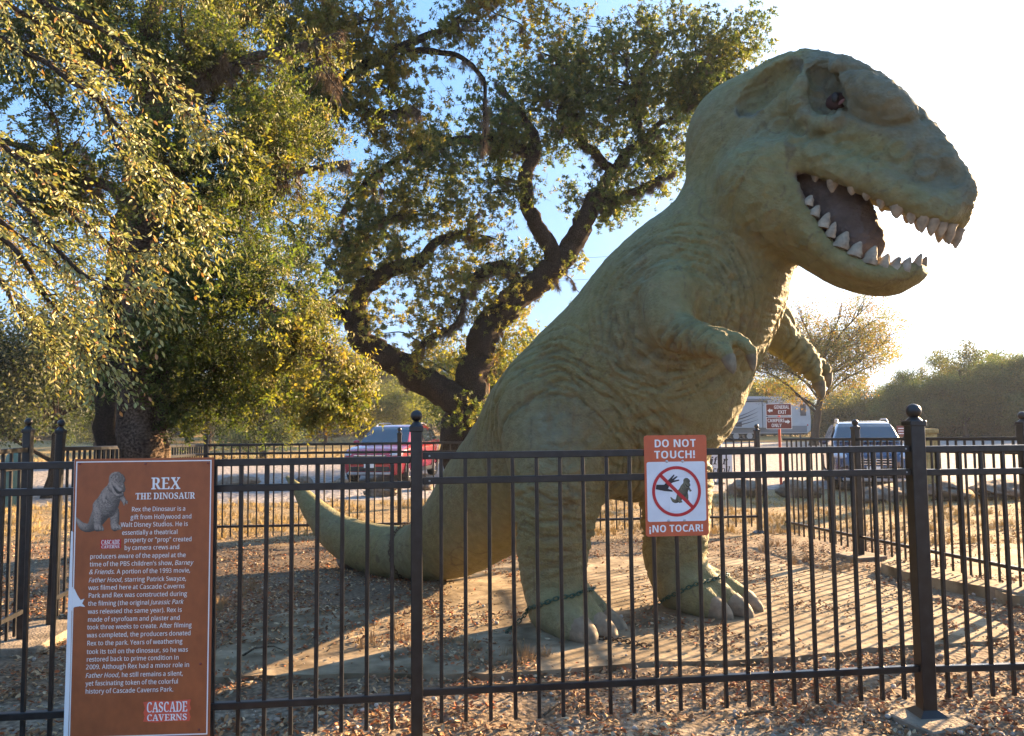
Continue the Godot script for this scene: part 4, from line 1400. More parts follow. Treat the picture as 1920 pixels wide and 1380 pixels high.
	grow(oak, [
		[[866, 1010, 14.0, 46], [866, 900, 14.0, 38], [868, 830, 14.0, 36], [876, 775, 14.0, 38], [882, 740, 14.0, 32]],
		[[880, 762, 14.0, 30], [835, 738, 13.9, 27], [770, 700, 13.8, 25], [710, 662, 13.7, 23], [672, 622, 13.6, 21], [660, 585, 13.6, 19], [680, 540, 13.6, 17], [725, 508, 13.6, 15], [780, 492, 13.7, 13], [820, 452, 13.8, 11], [880, 435, 13.9, 9], [945, 455, 14.0, 6]],
		[[880, 760, 14.0, 31], [890, 700, 14.1, 29], [906, 640, 14.2, 27], [940, 588, 14.3, 26], [990, 545, 14.4, 25], [1032, 508, 14.5, 23], [1075, 455, 14.6, 20], [1102, 395, 14.7, 17], [1145, 330, 14.8, 14], [1200, 265, 14.9, 11], [1270, 210, 15.0, 8], [1340, 150, 15.0, 5]],
		[[1040, 505, 14.5, 17], [1022, 450, 14.4, 16], [992, 395, 14.3, 14], [986, 335, 14.2, 13], [1005, 275, 14.2, 11], [980, 215, 14.2, 9], [930, 150, 14.2, 6]],
		[[975, 555, 14.4, 13], [962, 512, 14.2, 12], [925, 500, 14.1, 11], [895, 520, 14.0, 9], [885, 548, 14.0, 6]],
		[[665, 592, 13.6, 14], [620, 575, 13.5, 11], [570, 565, 13.5, 8], [530, 520, 13.5, 5]],
		[[700, 522, 13.6, 11], [665, 470, 13.6, 9], [700, 420, 13.6, 7], [760, 400, 13.7, 5]],
		[[1003, 290, 14.2, 11], [900, 262, 14.0, 9], [790, 275, 13.9, 7], [690, 340, 13.8, 5], [640, 400, 13.8, 3]],
		[[1150, 325, 14.8, 10], [1080, 250, 14.6, 8], [1060, 170, 14.5, 6], [1100, 90, 14.5, 4]],
		[[1205, 262, 14.9, 8], [1190, 180, 14.8, 6], [1230, 90, 14.8, 4]],
		[[1105, 390, 14.7, 10], [1190, 360, 14.6, 8], [1260, 320, 14.5, 5]],
		[[760, 695, 13.8, 9], [800, 640, 13.5, 7], [860, 600, 13.4, 5], [870, 540, 13.4, 3]]
	], [
		[1150, 150, 140, 100, 14.8, 1.4, 1500, 0.24], [1290, 110, 120, 90, 15.0, 1.3, 1250, 0.28], [1390, 85, 62, 65, 15.0, 0.9, 520, 0.3], [1330, 190, 90, 60, 14.9, 1.0, 560, 0.22], [1230, 270, 110, 60, 14.7, 1.0, 640, 0.2],
		[1040, 210, 120, 90, 14.4, 1.2, 1050, 0.24], [930, 240, 110, 75, 14.1, 1.0, 760, 0.2], [1010, 100, 110, 70, 14.4, 1.0, 600, 0.36], [830, 300, 110, 65, 13.9, 0.9, 600, 0.26], [720, 350, 90, 70, 13.8, 0.8, 460, 0.34],
		[900, 350, 110, 50, 14.0, 0.8, 330, 0.3], [1130, 370, 90, 60, 14.6, 0.9, 380, 0.24], [1200, 340, 70, 45, 14.5, 0.7, 240, 0.3], [700, 460, 90, 60, 13.6, 0.8, 300, 0.35], [880, 420, 90, 50, 13.9, 0.7, 260, 0.5],
		[600, 530, 90, 70, 13.5, 0.8, 330, 0.3], [820, 560, 80, 70, 13.5, 0.7, 200, 0.5], [780, 640, 90, 60, 13.5, 0.7, 210, 0.55], [960, 640, 60, 90, 14.6, 0.6, 260, 0.58], [980, 480, 50, 40, 14.3, 0.5, 90, 0.4], [870, 770, 55, 30, 13.4, 0.3, 70, 0.3], [1060, 520, 60, 50, 14.6, 0.5, 110, 0.5],
		[640, 500, 80, 60, 13.5, 0.7, 200, 0.45], [720, 580, 70, 50, 13.6, 0.6, 150, 0.5], [860, 500, 80, 60, 13.8, 0.7, 230, 0.52], [930, 560, 60, 60, 14.0, 0.5, 150, 0.5], [760, 480, 80, 50, 13.7, 0.6, 220, 0.4], [900, 680, 60, 60, 14.8, 0.5, 170, 0.6], [830, 690, 70, 50, 14.8, 0.5, 170, 0.55], [640, 420, 90, 70, 13.7, 0.8, 300, 0.4], [800, 380, 90, 50, 13.8, 0.7, 260, 0.4],
		[1180, 50, 130, 50, 14.7, 1.0, 420, 0.4], [560, 440, 60, 60, 13.6, 0.6, 160, 0.35]
	], sprigs.oak, Color(0.085, 0.066, 0.053), green.map(func(c): return Color(c.r * 1.3, c.g * 1.28, c.b * 1.3)), 1700, 42, 2.05)
	near_boughs()
	background_trees()

# leafy boughs that hang in from a tree standing outside the picture
func near_boughs() -> void:
	var r := RandomNumberGenerator.new()
	r.seed = 77
	var base := Vector3(-5.3, 0.0, -4.1)
	var root := thing("leafy_tree", "sunlit tree boughs with small yellow green leaves hanging in over the large orange sign", "tree", base)
	var bark := Color(0.13, 0.10, 0.075)
	var tp := []
	for p in [[-5.3, -0.05, -4.1, 0.2], [-5.28, 1.2, -4.1, 0.16], [-5.2, 2.4, -4.12, 0.14], [-5.0, 3.6, -4.15, 0.10], [-4.9, 4.6, -4.2, 0.05]]: tp.append(Vector4(p[0], p[1], p[2], p[3]))
	limb(root, "trunk", tp, bark, 16)
	var bough := [
		[[-5.2, 2.6, -4.1], [-160, 60, 4.3], [60, 105, 4.15], [190, 200, 4.05], [300, 330, 3.95], [385, 430, 3.9]],
		[[-5.2, 2.5, -4.1], [-160, 230, 4.4], [40, 300, 4.2], [140, 400, 4.1], [235, 470, 4.0], [320, 450, 3.95]],
		[[-5.25, 2.0, -4.1], [-170, 380, 4.2], [-10, 440, 4.0], [75, 540, 3.9], [140, 620, 3.85], [185, 680, 3.8]],
		[[-5.1, 3.0, -4.1], [-120, -60, 4.2], [110, 20, 4.1], [250, 100, 4.0], [340, 200, 3.95], [390, 250, 3.9]],
		[[-5.2, 2.3, -4.1], [-160, 300, 3.9], [10, 350, 3.7], [110, 470, 3.65], [200, 540, 3.6], [280, 530, 3.6]],
		[[-5.25, 1.9, -4.1], [-170, 430, 4.5], [-20, 500, 4.4], [50, 590, 4.3], [100, 660, 4.25]],
		[[-5.1, 2.9, -4.1], [-140, 0, 4.5], [60, 40, 4.4], [160, 140, 4.3], [230, 290, 4.2], [300, 400, 4.15]],
		[[-5.2, 2.1, -4.1], [-160, 330, 4.6], [0, 420, 4.5], [90, 480, 4.4], [170, 590, 4.3]]]
	var twigs := Geo.new()
	twigs.col = bark
	var leaves := []
	for b in bough:
		var pts := [Vector4(b[0][0], b[0][1], b[0][2], 0.04)]
		for k in range(1, b.size()):
			var q := at_px(b[k][0], b[k][1], b[k][2])
			pts.append(Vector4(q.x, q.y, q.z, lerpf(0.02, 0.003, (k - 1.0) / (b.size() - 2.0))))
		var line := limb(root, "limb", pts, bark, 7, 0.1)
		for k in range(8, line.size()):
			for s in 4:
				var p := Vector3(line[k].x, line[k].y, line[k].z)
				var dir := Vector3(r.randf_range(0.1, 1.0), r.randf_range(-1.0, 0.25), r.randf_range(-0.8, 0.8)).normalized()
				var l := r.randf_range(0.12, 0.34)
				var e := p + dir * l + Vector3(0, -0.25 * l, 0)
				var m := p + dir * l * 0.5
				twigs.tube([p - base, m - base, e - base], [0.0028, 0.0018, 0.0008], 3, false)
				var n := int(l / 0.021)
				for q in n:
					var t := (q + 0.6) / n
					var at := p.lerp(m, t * 2.0) if t < 0.5 else m.lerp(e, t * 2.0 - 1.0)
					var a := (q % 2) * PI + r.randf_range(-0.7, 0.7)
					var ax := (e - p).normalized()
					var sd := ax.cross(Vector3.UP).normalized().rotated(ax, a)
					var ld := (ax * 0.6 + sd * 0.8 + Vector3(0, -0.45, 0)).normalized()
					var nn := ld.cross(Vector3(r.randfn(), r.randfn(), r.randfn())).normalized()
					var size := r.randf_range(0.6, 1.1)
					leaves.append([Transform3D(Basis(nn.cross(ld), ld, nn) * size, at - base), r.randf(), at.length() / size])
	var tw := part(root, "twigs", twigs.mesh(), M.bark)
	tw.set_meta("kind", "stuff")
	leaves.sort_custom(func(a, b): return a[2] < b[2])
	var lm := []
	var tones := [Color(0.28, 0.285, 0.115), Color(0.37, 0.35, 0.15), Color(0.20, 0.22, 0.08), Color(0.45, 0.33, 0.08), Color(0.40, 0.20, 0.09)]
	for k in tones.size():
		var g := Geo.new()
		var c: Color = tones[k]
		for s in 2:   # a folded oval blade, pointed at the tip
			var sg := 1.0 if s == 0 else -1.0
			var prof := [[0.0, 0.0], [0.007, 0.0032], [0.013, 0.0066], [0.021, 0.0080], [0.031, 0.0056], [0.042, 0.0]]
			for q in prof.size() - 1:
				var y0: float = prof[q][0]; var y1: float = prof[q + 1][0]
				var w0: float = prof[q][1]; var w1: float = prof[q + 1][1]
				g.col = c
				g.quad(Vector3(0, y0, -y0 * y0 * 4.0), Vector3(0, y1, -y1 * y1 * 4.0), Vector3(sg * w1, y1, w1 * 0.35 - y1 * y1 * 4.0), Vector3(sg * w0, y0, w0 * 0.35 - y0 * y0 * 4.0))
		lm.append(g.mesh())
	var pick := func(t: float) -> int: return 0 if t < 0.36 else 1 if t < 0.66 else 2 if t < 0.88 else 3 if t < 0.96 else 4
	for k in mini(300, leaves.size()): part(root, "leaf", lm[pick.call(leaves[k][1])], M.near_leaf, leaves[k][0])
	var white := [[], [], [], [], []]
	for k in range(300, leaves.size()): white[pick.call(leaves[k][1])].append(leaves[k][0])
	for k in 5:
		var cc := PackedColorArray()
		for q in white[k].size():
			var v := 0.8 + 0.4 * fmod(q * 0.618, 1.0)
			cc.append(Color(v, v, v))
		scatter(root, "crown", lm[k], M.near_leaf, white[k], cc)

# ---------- trees beyond the enclosure ----------
func clump(seed_: int, n: int, size: float, leaf: float) -> ArrayMesh:
	var r := RandomNumberGenerator.new()
	r.seed = seed_
	var g := Geo.new()
	for k in n:
		var p := Vector3(r.randfn(), r.randfn() * 0.6, r.randfn()) * size * 0.45
		var d := Vector3(r.randfn(), r.randfn(), r.randfn()).normalized()
		add_leaf(g, p, d, d.cross(Vector3(r.randfn(), r.randfn(), r.randfn())).normalized(), leaf * r.randf_range(0.7, 1.4), leaf * 0.6, r.randf_range(0.7, 1.3))
	return g.mesh()

func far_tree(label: String, group: String, kind: Dictionary, seed_: int) -> Node3D:
	var r := RandomNumberGenerator.new()
	r.seed = seed_
	var root := thing(kind.called, label, "tree", Vector3.ZERO, 0.0, group)
	var h: float = kind.h
	var g := Geo.new()
	g.col = kind.bark
	var twig := Geo.new()
	twig.col = kind.bark
	var pts := []
	var rad := []
	var lean := Vector3(r.randf_range(-0.12, 0.12), 0, r.randf_range(-0.12, 0.12))
	for k in 7:
		var t := k / 6.0
		pts.append(Vector3(lean.x * t * h + 0.12 * sin(t * 5.0 + seed_), t * h * kind.stem - 0.1, lean.z * t * h))
		rad.append(kind.w * (1.25 - 0.75 * t) * (1.35 if k == 0 else 1.0))
	g.tube(pts, rad, 10, true, 0.2, fine, 5.0)
	part(root, "trunk", g.mesh(), M.bark)
	var tips := []
	for k in int(kind.boughs):
		var a := TAU * (k * 0.618 + r.randf() * 0.15)
		var t0 := r.randf_range(kind.low, 0.98)
		var from: Vector3 = pts[0].lerp(pts[6], t0)
		var out := Vector3(cos(a), r.randf_range(0.15, 0.9) * kind.rise, sin(a))
		var l: float = kind.r * r.randf_range(0.6, 1.05) * (1.15 - 0.35 * t0)
		var m := from + out * l * 0.45 + Vector3(0, 0.12 * l, 0)
		var e := from + out * l + Vector3(r.randfn(), r.randfn(), r.randfn()) * 0.1 * l
		var line := curve([from, m, e], 4)
		var rs := []
		for q in line.size(): rs.append(kind.w * lerpf(0.42, 0.06, float(q) / line.size()))
		twig.tube(line, rs, 5, false)
		for q in range(3, line.size()): tips.append(line[q])
		for s in int(kind.sub):
			var p: Vector3 = line[3 + r.randi() % (line.size() - 3)]
			var d := (out + Vector3(r.randfn(), r.randfn() + 0.2, r.randfn()) * 0.8).normalized() * l * r.randf_range(0.25, 0.5)
			twig.tube([p, p + d * 0.5 + Vector3(0, 0.05 * l, 0), p + d], [kind.w * 0.12, kind.w * 0.08, kind.w * 0.03], 4, false)
			tips.append(p + d); tips.append(p + d * 0.6)
	var tw := part(root, "boughs", twig.mesh(), M.bark)
	tw.set_meta("kind", "stuff")
	var xf := []
	var cols := PackedColorArray()
	for k in int(kind.leaves):
		var p: Vector3 = tips[r.randi() % tips.size()] + Vector3(r.randfn(), r.randfn() * 0.7, r.randfn()) * kind.fluff
		if p.y < kind.skirt * h: p.y = kind.skirt * h + r.randf() * 0.8
		var s := r.randf_range(0.7, 1.35)
		xf.append(Transform3D(Basis.from_euler(Vector3(r.randf() * 0.8, r.randf() * TAU, r.randf() * 0.8)) * s, p))
		var c: Color = kind.tones[r.randi() % kind.tones.size()]
		var v := r.randf_range(0.7, 1.3)
		cols.append(Color(c.r * v, c.g * v, c.b * v))
	scatter(root, "crown", kind.mesh, M.leaf, xf, cols)
	return root

func place(proto: Node3D, label: String, at: Vector3, turn: float, s: float, first: bool) -> void:
	var o := proto
	if not first:
		o = proto.duplicate()
		o.name = numbered(String(proto.name).rstrip("0123456789").rstrip("_"))
		add_child(o)
	o.position = at
	o.rotation.y = turn
	o.scale = Vector3.ONE * s
	if label: o.set_meta("label", label)

func background_trees() -> void:
	var c1 := clump(1, 46, 0.55, 0.11)
	var c2 := clump(2, 40, 0.5, 0.09)
	var wood := {"called": "woodland_tree", "h": 9.0, "stem": 0.62, "w": 0.15, "boughs": 15, "low": 0.18, "rise": 1.0, "r": 3.4, "sub": 4, "leaves": 1100, "fluff": 0.55, "skirt": 0.10, "bark": Color(0.10, 0.08, 0.065), "mesh": c1, "tones": [Color(0.045, 0.062, 0.025), Color(0.07, 0.085, 0.03), Color(0.11, 0.115, 0.035), Color(0.16, 0.13, 0.04)]}
	var cedar := {"called": "juniper_tree", "h": 6.0, "stem": 0.7, "w": 0.16, "boughs": 15, "low": 0.2, "rise": 0.9, "r": 2.6, "sub": 5, "leaves": 1000, "fluff": 0.34, "skirt": 0.28, "bark": Color(0.12, 0.085, 0.065), "mesh": c2, "tones": [Color(0.05, 0.065, 0.035), Color(0.075, 0.085, 0.045), Color(0.10, 0.10, 0.05)]}
	var bare := {"called": "autumn_tree", "h": 9.4, "stem": 0.6, "w": 0.2, "boughs": 26, "low": 0.3, "rise": 1.05, "r": 4.9, "sub": 16, "leaves": 1500, "fluff": 0.55, "skirt": 0.22, "bark": Color(0.11, 0.09, 0.08), "mesh": c2, "tones": [Color(0.26, 0.14, 0.05), Color(0.28, 0.19, 0.05), Color(0.20, 0.18, 0.055), Color(0.15, 0.16, 0.05)]}
	var bright := {"called": "yellowing_tree", "h": 6.5, "stem": 0.6, "w": 0.12, "boughs": 14, "low": 0.2, "rise": 0.9, "r": 2.6, "sub": 4, "leaves": 620, "fluff": 0.45, "skirt": 0.12, "bark": Color(0.10, 0.08, 0.06), "mesh": c1, "tones": [Color(0.17, 0.18, 0.04), Color(0.23, 0.21, 0.045), Color(0.11, 0.14, 0.035)]}
	var r := RandomNumberGenerator.new()
	r.seed = 5
	# the wood along the far side of the field
	var pa := far_tree("", "trees of the wood across the field", wood, 51)
	var pb := far_tree("", "trees of the wood across the field", wood, 52)
	var n := 0
	for row in 2:
		for k in 20:
			var px := -140.0 + k * 62.0 + r.randf_range(-18, 18) + row * 31.0
			if px > 1060.0: continue
			var d := (78.0 if row == 0 else 98.0) + r.randf_range(-7, 7)
			var q := at_px(px, 800, d)
			q.y = ground_y(q.x, q.z) + 0.5 * lump.get_noise_2d(q.x * 0.03, q.z * 0.03)
			place(pa if n % 2 == 0 else pb, "leafy tree in the wood across the straw coloured field", q, r.randf() * TAU, r.randf_range(0.85, 1.3), n < 2)
			n += 1
	# the dense stand beyond the parked vehicles
	wood.low = 0.04; wood.skirt = 0.02; wood.leaves = 950; wood.boughs = 22; wood.rise = 0.9; wood.fluff = 0.36
	var pc := far_tree("", "dense trees beyond the parking lot", wood, 53)
	wood.tones = [Color(0.07, 0.10, 0.05), Color(0.09, 0.12, 0.055), Color(0.13, 0.145, 0.06)]
	wood.r = 2.5; wood.boughs = 18
	var pe := far_tree("", "dense trees beyond the parking lot", wood, 54)
	var first := true
	var second := true
	for p in [[1590, 78, 0.85], [1661, 66, 0.8], [1714, 60, 0.82], [1765, 64, 0.98], [1814, 58, 0.9], [1861, 62, 1.0], [1914, 57, 0.93], [1965, 60, 1.0], [1700, 74, 1.0], [1800, 76, 1.1], [1890, 76, 1.15], [1500, 84, 0.8], [1430, 80, 0.85], [1370, 86, 0.9], [2030, 60, 1.05], [2100, 58, 1.0], [1300, 84, 0.9], [1210, 82, 0.9], [1120, 84, 0.95]]:
		var q := at_px(p[0], 800, p[1])
		q.y = ground_y(q.x, q.z) - 0.1
		if int(p[0]) % 2 == 0 and not first:
			place(pe, "slender grey green tree in the dense stand beyond the parking lot", q, r.randf() * TAU, p[2] * r.randf_range(0.8, 1.2), second)
			second = false
		else:
			place(pc, "full green tree in the dense stand beyond the parking lot", q, r.randf() * TAU, p[2] * r.randf_range(0.8, 1.12), first)
			first = false
	# undergrowth along the foot of the stand and of the wood
	var bush := {"called": "thicket_shrub", "h": 2.6, "stem": 0.5, "w": 0.06, "boughs": 16, "low": 0.02, "rise": 0.9, "r": 1.9, "sub": 3, "leaves": 420, "fluff": 0.42, "skirt": 0.03, "bark": Color(0.10, 0.08, 0.06), "mesh": c1, "tones": [Color(0.045, 0.06, 0.025), Color(0.07, 0.08, 0.03), Color(0.11, 0.10, 0.04)]}
	var pd := far_tree("", "shrubs at the foot of the far trees", bush, 55)
	first = true
	for p in [[1560, 72], [1625, 70], [1668, 68], [1705, 63], [1745, 66], [1782, 62], [1820, 64], [1858, 60], [1895, 63], [1935, 60], [1980, 62], [2030, 60], [1480, 76], [1410, 80], [-40, 86], [30, 88], [110, 86], [190, 90], [270, 88], [350, 92], [430, 86], [520, 90], [600, 88], [680, 92], [770, 88], [860, 90], [950, 86]]:
		var q := at_px(p[0], 800, p[1])
		q.y = ground_y(q.x, q.z) + (0.5 * lump.get_noise_2d(q.x * 0.03, q.z * 0.03) if p[0] < 1000 else 0.0) - 0.1
		place(pd, "low shrub in the dark undergrowth at the foot of the dense stand" if p[0] > 1000 else "low shrub at the foot of the wood across the field", q, r.randf() * TAU, r.randf_range(0.9, 1.5), first)
		first = false
	# trees that stand alone
	var singles := [
		[bare, "half bare tree with orange leaves beside the white travel trailer", 1528, 820, 46.0, 1.0, 61],
		[bright, "small yellow green tree between the forked oak and the statue's back", 950, 815, 31.0, 1.0, 62],
		[cedar, "grey green juniper with spreading stems beyond the gate posts", 95, 838, 19.0, 0.92, 63],
		[cedar, "juniper at the roadside further out than the gate posts", -60, 828, 26.0, 1.0, 64],
		[wood, "tree with a thick pale trunk on the grass across the road", 492, 838, 37.0, 0.8, 65],
		[bright, "yellow leaved tree in the field above the red car", 735, 812, 55.0, 0.95, 66],
		[cedar, "juniper in the field between the pale trunk and the wood", 610, 812, 58.0, 0.9, 67],
		[cedar, "leaning juniper in the field beside the twin stemmed trunk", 395, 815, 50.0, 0.9, 68],
		[bright, "yellow green tree behind the white travel trailer", 1425, 812, 72.0, 1.2, 69],
		[wood, "broad tree in the field beyond the gate posts", 180, 815, 52.0, 0.8, 70]]
	for s in singles:
		var t := far_tree(s[1], "", s[0], s[6])
		var q := at_px(s[2], s[3], s[4])
		q.y = ground_y(q.x, q.z) - 0.05
		t.position = q
		t.scale = Vector3.ONE * s[5]

# ---------- signs ----------
var dc := PackedColorArray()
var dn := PackedVector3Array()   # statue normals, for the printed pictures of it

func letters(parent: Node3D, called: String, runs: Array, x0: float, x1: float, y: float, cap: float, z: float, m: Material, bold := false, serif := false) -> void:
	# runs: [text, slanted]; the line is fitted between x0 and x1, cap is its letter height
	var made := []
	var total := 0.0
	for r in runs:
		var f := SystemFont.new()
		f.font_names = PackedStringArray(["Droid Serif" if serif else "Droid Sans"])
		if bold: f.font_weight = 700
		var t := TextMesh.new()
		t.font = f
		t.text = r[0]
		t.font_size = 32
		t.pixel_size = 0.01
		t.depth = 0.02
		t.curve_step = 2.0
		t.horizontal_alignment = HORIZONTAL_ALIGNMENT_LEFT
		t.vertical_alignment = VERTICAL_ALIGNMENT_CENTER
		var wd := f.get_string_size(r[0], HORIZONTAL_ALIGNMENT_LEFT, -1, 32).x * 0.01
		made.append([t, total, r[1]])
		total += wd
	var sx := (x1 - x0) / total
	var sy := cap / 0.23
	for k in made:
		var b := Basis(Vector3(sx, 0, 0), Vector3(0.22 * sy if k[2] else 0.0, sy, 0), Vector3(0, 0, 0.02))
		part(parent, called, k[0], m, Transform3D(b, Vector3(x0 + k[1] * sx, y, z)))

func rounded(w: float, h: float, r: float, at := Vector2.ZERO) -> PackedVector2Array:
	var o := PackedVector2Array()
	for q in 4:
		var c := Vector2((w * 0.5 - r) * (1.0 if q == 0 or q == 3 else -1.0), (h * 0.5 - r) * (1.0 if q < 2 else -1.0))
		for k in 5:
			var a := PI / 2 * (q + k / 4.0)
			o.append(at + c + Vector2(cos(a), sin(a)) * r)
	return o

# the statue as printed on the signs: a small shaded picture
func print_statue(im: Image, rect: Rect2i, tint: Color) -> void:
	var ca := cos(deg_to_rad(64.0))
	var sa := sin(deg_to_rad(64.0))
	var lo := Vector2(9, 9)
	var hi := Vector2(-9, -9)
	for k in range(0, dv.size(), 37):
		var p := Vector2(dv[k].x * ca - dv[k].z * sa, dv[k].y)
		lo = lo.min(p); hi = hi.max(p)
	var s := minf(rect.size.x / (hi.x - lo.x), rect.size.y / (hi.y - lo.y))
	var zb := {}
	var l := Vector3(0.55, 0.5, 0.65).normalized()
	for k in dv.size():
		var p := dv[k]
		var z := p.x * sa + p.z * ca
		var fx := (p.x * ca - p.z * sa - lo.x) * s
		var fy := (hi.y - p.y) * s
		for o in [Vector2i(0, 0), Vector2i(1, 0), Vector2i(0, 1), Vector2i(1, 1)]:
			var x: int = rect.position.x + int(fx) + o.x
			var y: int = rect.position.y + int(fy) + o.y
			if x < 0 or y < 0 or x >= im.get_width() or y >= im.get_height(): continue
			var id := x + y * 4096
			if zb.get(id, -99.0) >= z: continue
			zb[id] = z
			var sh := 0.45 + 0.6 * maxf(0.0, dn[k].dot(l)) + 0.12 * fine.get_noise_3dv(p * 9.0)
			if dc[k].b < 0.125 and dc[k].r < 0.19 and dc[k].g < 0.15: sh *= 0.4
			elif dc[k].r < 0.19: sh *= 0.75
			im.set_pixel(x, y, Color(tint.r * sh, tint.g * sh, tint.b * sh))

func print_quad(parent: Node3D, called: String, im: Image, size: Vector2, at: Vector3, rough := 0.45) -> void:
	var m := StandardMaterial3D.new()
	m.albedo_texture = ImageTexture.create_from_image(im)
	m.roughness = rough
	m.texture_repeat = false
	var q := QuadMesh.new()
	q.size = size
	part(parent, called, q, m, Transform3D(Basis.IDENTITY, at))

func build_signs() -> void:
	# the large information board
	var tl := at_px(140, 861, 3.700)
	var tr := at_px(402, 857, 3.730)
	var right := Vector3(tr.x - tl.x, 0, tr.z - tl.z).normalized()
	var w := tl.distance_to(tr)
	var h := 1.345
	var mid := (tl + tr) * 0.5
	var root := thing("information_board", "tall orange board with white lettering about the dinosaur, fixed to the fence", "sign", Vector3(mid.x, mid.y - h, mid.z))
	root.basis = Basis(right, Vector3.UP, right.cross(Vector3.UP))
	var u := w / 672.0   # one unit of the drawing below
	var X := func(x: float, y: float) -> float: return (x - 100.0 + 30.0 * (y - 45.0) / 1330.0) * u - w * 0.5
	var Y := func(y: float) -> float: return h - (y - 42.0) * u
	var g := Geo.new()
	g.box(Vector3(-0.004, h * 0.5, -0.008), Vector3(w - 0.002, h - 0.002, 0.010), Basis.IDENTITY, 0.001)
	part(root, "backing_board", g.mesh(), M.white_paint)
	var im := Image.create(320, 640, false, Image.FORMAT_RGB8)
	for y in 640:
		for x in 320:
			var k := 1.0 + 0.16 * lump.get_noise_2d(x * 0.012, y * 0.012) + 0.10 * fine.get_noise_2d(x * 0.05, y * 0.03)
			if absf(fine.get_noise_2d(x * 0.02 + 70.0, y * 0.11)) < 0.012: k *= 0.9
			im.set_pixel(x, y, Color(0.33 * k, 0.088 * k, 0.026 * k).linear_to_srgb())
	print_statue(im, Rect2i(6, 30, 116, 180), Color(0.62, 0.56, 0.51))
	print_quad(root, "printed_face", im, Vector2(w, h), Vector3(0, h * 0.5, 0.0))
	g = Geo.new()
	for e in [[112, 57, 757, 57], [757, 57, 757, 1365], [757, 1365, 112, 1365], [112, 1365, 112, 57]]:
		var a := Vector3((e[0] - 100.0) * u - w * 0.5, Y.call(e[1]), 0.0012)
		var b := Vector3((e[2] - 100.0) * u - w * 0.5, Y.call(e[3]), 0.0012)
		g.box((a + b) * 0.5, Vector3(maxf(absf(a.x - b.x) + 0.005, 0.005), maxf(absf(a.y - b.y) - 0.005, 0.005), 0.0012))
	part(root, "border_line", g.mesh(), M.letter)
	# loose white edge of the backing and the torn patch
	g = Geo.new()
	g.plate(PackedVector2Array([Vector2(-0.014, 0.0), Vector2(0.006, 0.0), Vector2(0.008, 0.4), Vector2(0.006, 0.75), Vector2(0.004, 1.0), Vector2(-0.004, 1.005), Vector2(-0.010, 0.6)]), 0.004, Transform3D(Basis.IDENTITY, Vector3(-w * 0.5, 0.002, 0.001)))
	part(root, "loose_edge", g.mesh(), M.white_paint)
	g = Geo.new()
	g.plate(PackedVector2Array([Vector2(0, 0), Vector2(0.012, 0.018), Vector2(0.04, 0.022), Vector2(0.062, 0.018), Vector2(0.048, 0.034), Vector2(0.058, 0.056), Vector2(0.04, 0.05), Vector2(0.024, 0.075), Vector2(0.012, 0.10), Vector2(0.0, 0.112)]), 0.0015, Transform3D(Basis.IDENTITY, Vector3(-w * 0.5 + 0.006, h - 0.71, 0.0012)))
	part(root, "torn_patch", g.mesh(), M.white_paint)
	for b in [[127, 66], [441, 70], [743, 70], [722, 1035], [720, 1345]]:
		g = Geo.new()
		g.ball(Vector3.ZERO, Vector3(0.006, 0.006, 0.004), 10, 6)
		part(root, "bolt", g.mesh(), M.brown_sign, Transform3D(Basis.IDENTITY, Vector3((b[0] - 100.0) * u - w * 0.5, Y.call(b[1]), 0.002)))
	letters(root, "title", [["REX", false]], X.call(466, 167), X.call(606, 167), Y.call(168), 55 * u, 0.001, M.letter, true, true)
	letters(root, "title", [["THE DINOSAUR", false]], X.call(392, 228), X.call(677, 228), Y.call(228), 30 * u, 0.001, M.letter, true, true)
	var rows := [
		[[["Rex the Dinosaur is a", false]], 373, 633, 290], [[["gift from Hollywood and", false]], 368, 662, 328], [[["Walt Disney Studios. He is", false]], 321, 643, 364], [[["essentially a theatrical", false]], 327, 594, 402],
		[[["property or \"prop\" created", false]], 338, 662, 438], [[["by camera crews and", false]], 338, 603, 475], [[["producers aware of the appeal at the", false]], 175, 632, 514], [[["time of the PBS children's show, ", false], ["Barney", true]], 174, 667, 551],
		[[["& Friends.", true], [" A portion of the 1993 movie,", false]], 172, 654, 588], [[["Father Hood", true], [", starring Patrick Swayze,", false]], 170, 635, 627], [[["was filmed here at Cascade Caverns", false]], 168, 626, 663], [[["Park and Rex was constructed during", false]], 168, 637, 700],
		[[["the filming (the original ", false], ["Jurassic Park", true]], 167, 620, 738], [[["was released the same year). Rex is", false]], 166, 612, 776], [[["made of styrofoam and plaster and", false]], 165, 604, 814], [[["took three weeks to create. After filming", false]], 163, 659, 850],
		[[["was completed, the producers donated", false]], 162, 655, 888], [[["Rex to the park. Years of weathering", false]], 162, 615, 926], [[["took its toll on the dinosaur, so he was", false]], 161, 641, 966], [[["restored back to prime condition in", false]], 160, 596, 1002],
		[[["2009. Although Rex had a minor role in", false]], 158, 646, 1038], [[["Father Hood", true], [", he still remains a silent,", false]], 157, 617, 1078], [[["yet fascinating token of the colorful", false]], 156, 594, 1115], [[["history of Cascade Caverns Park.", false]], 155, 572, 1152]]
	for r in rows: letters(root, "text_line", r[0], X.call(r[1], r[3]), X.call(r[2], r[3]), Y.call(r[3]), 21 * u, 0.001, M.letter)
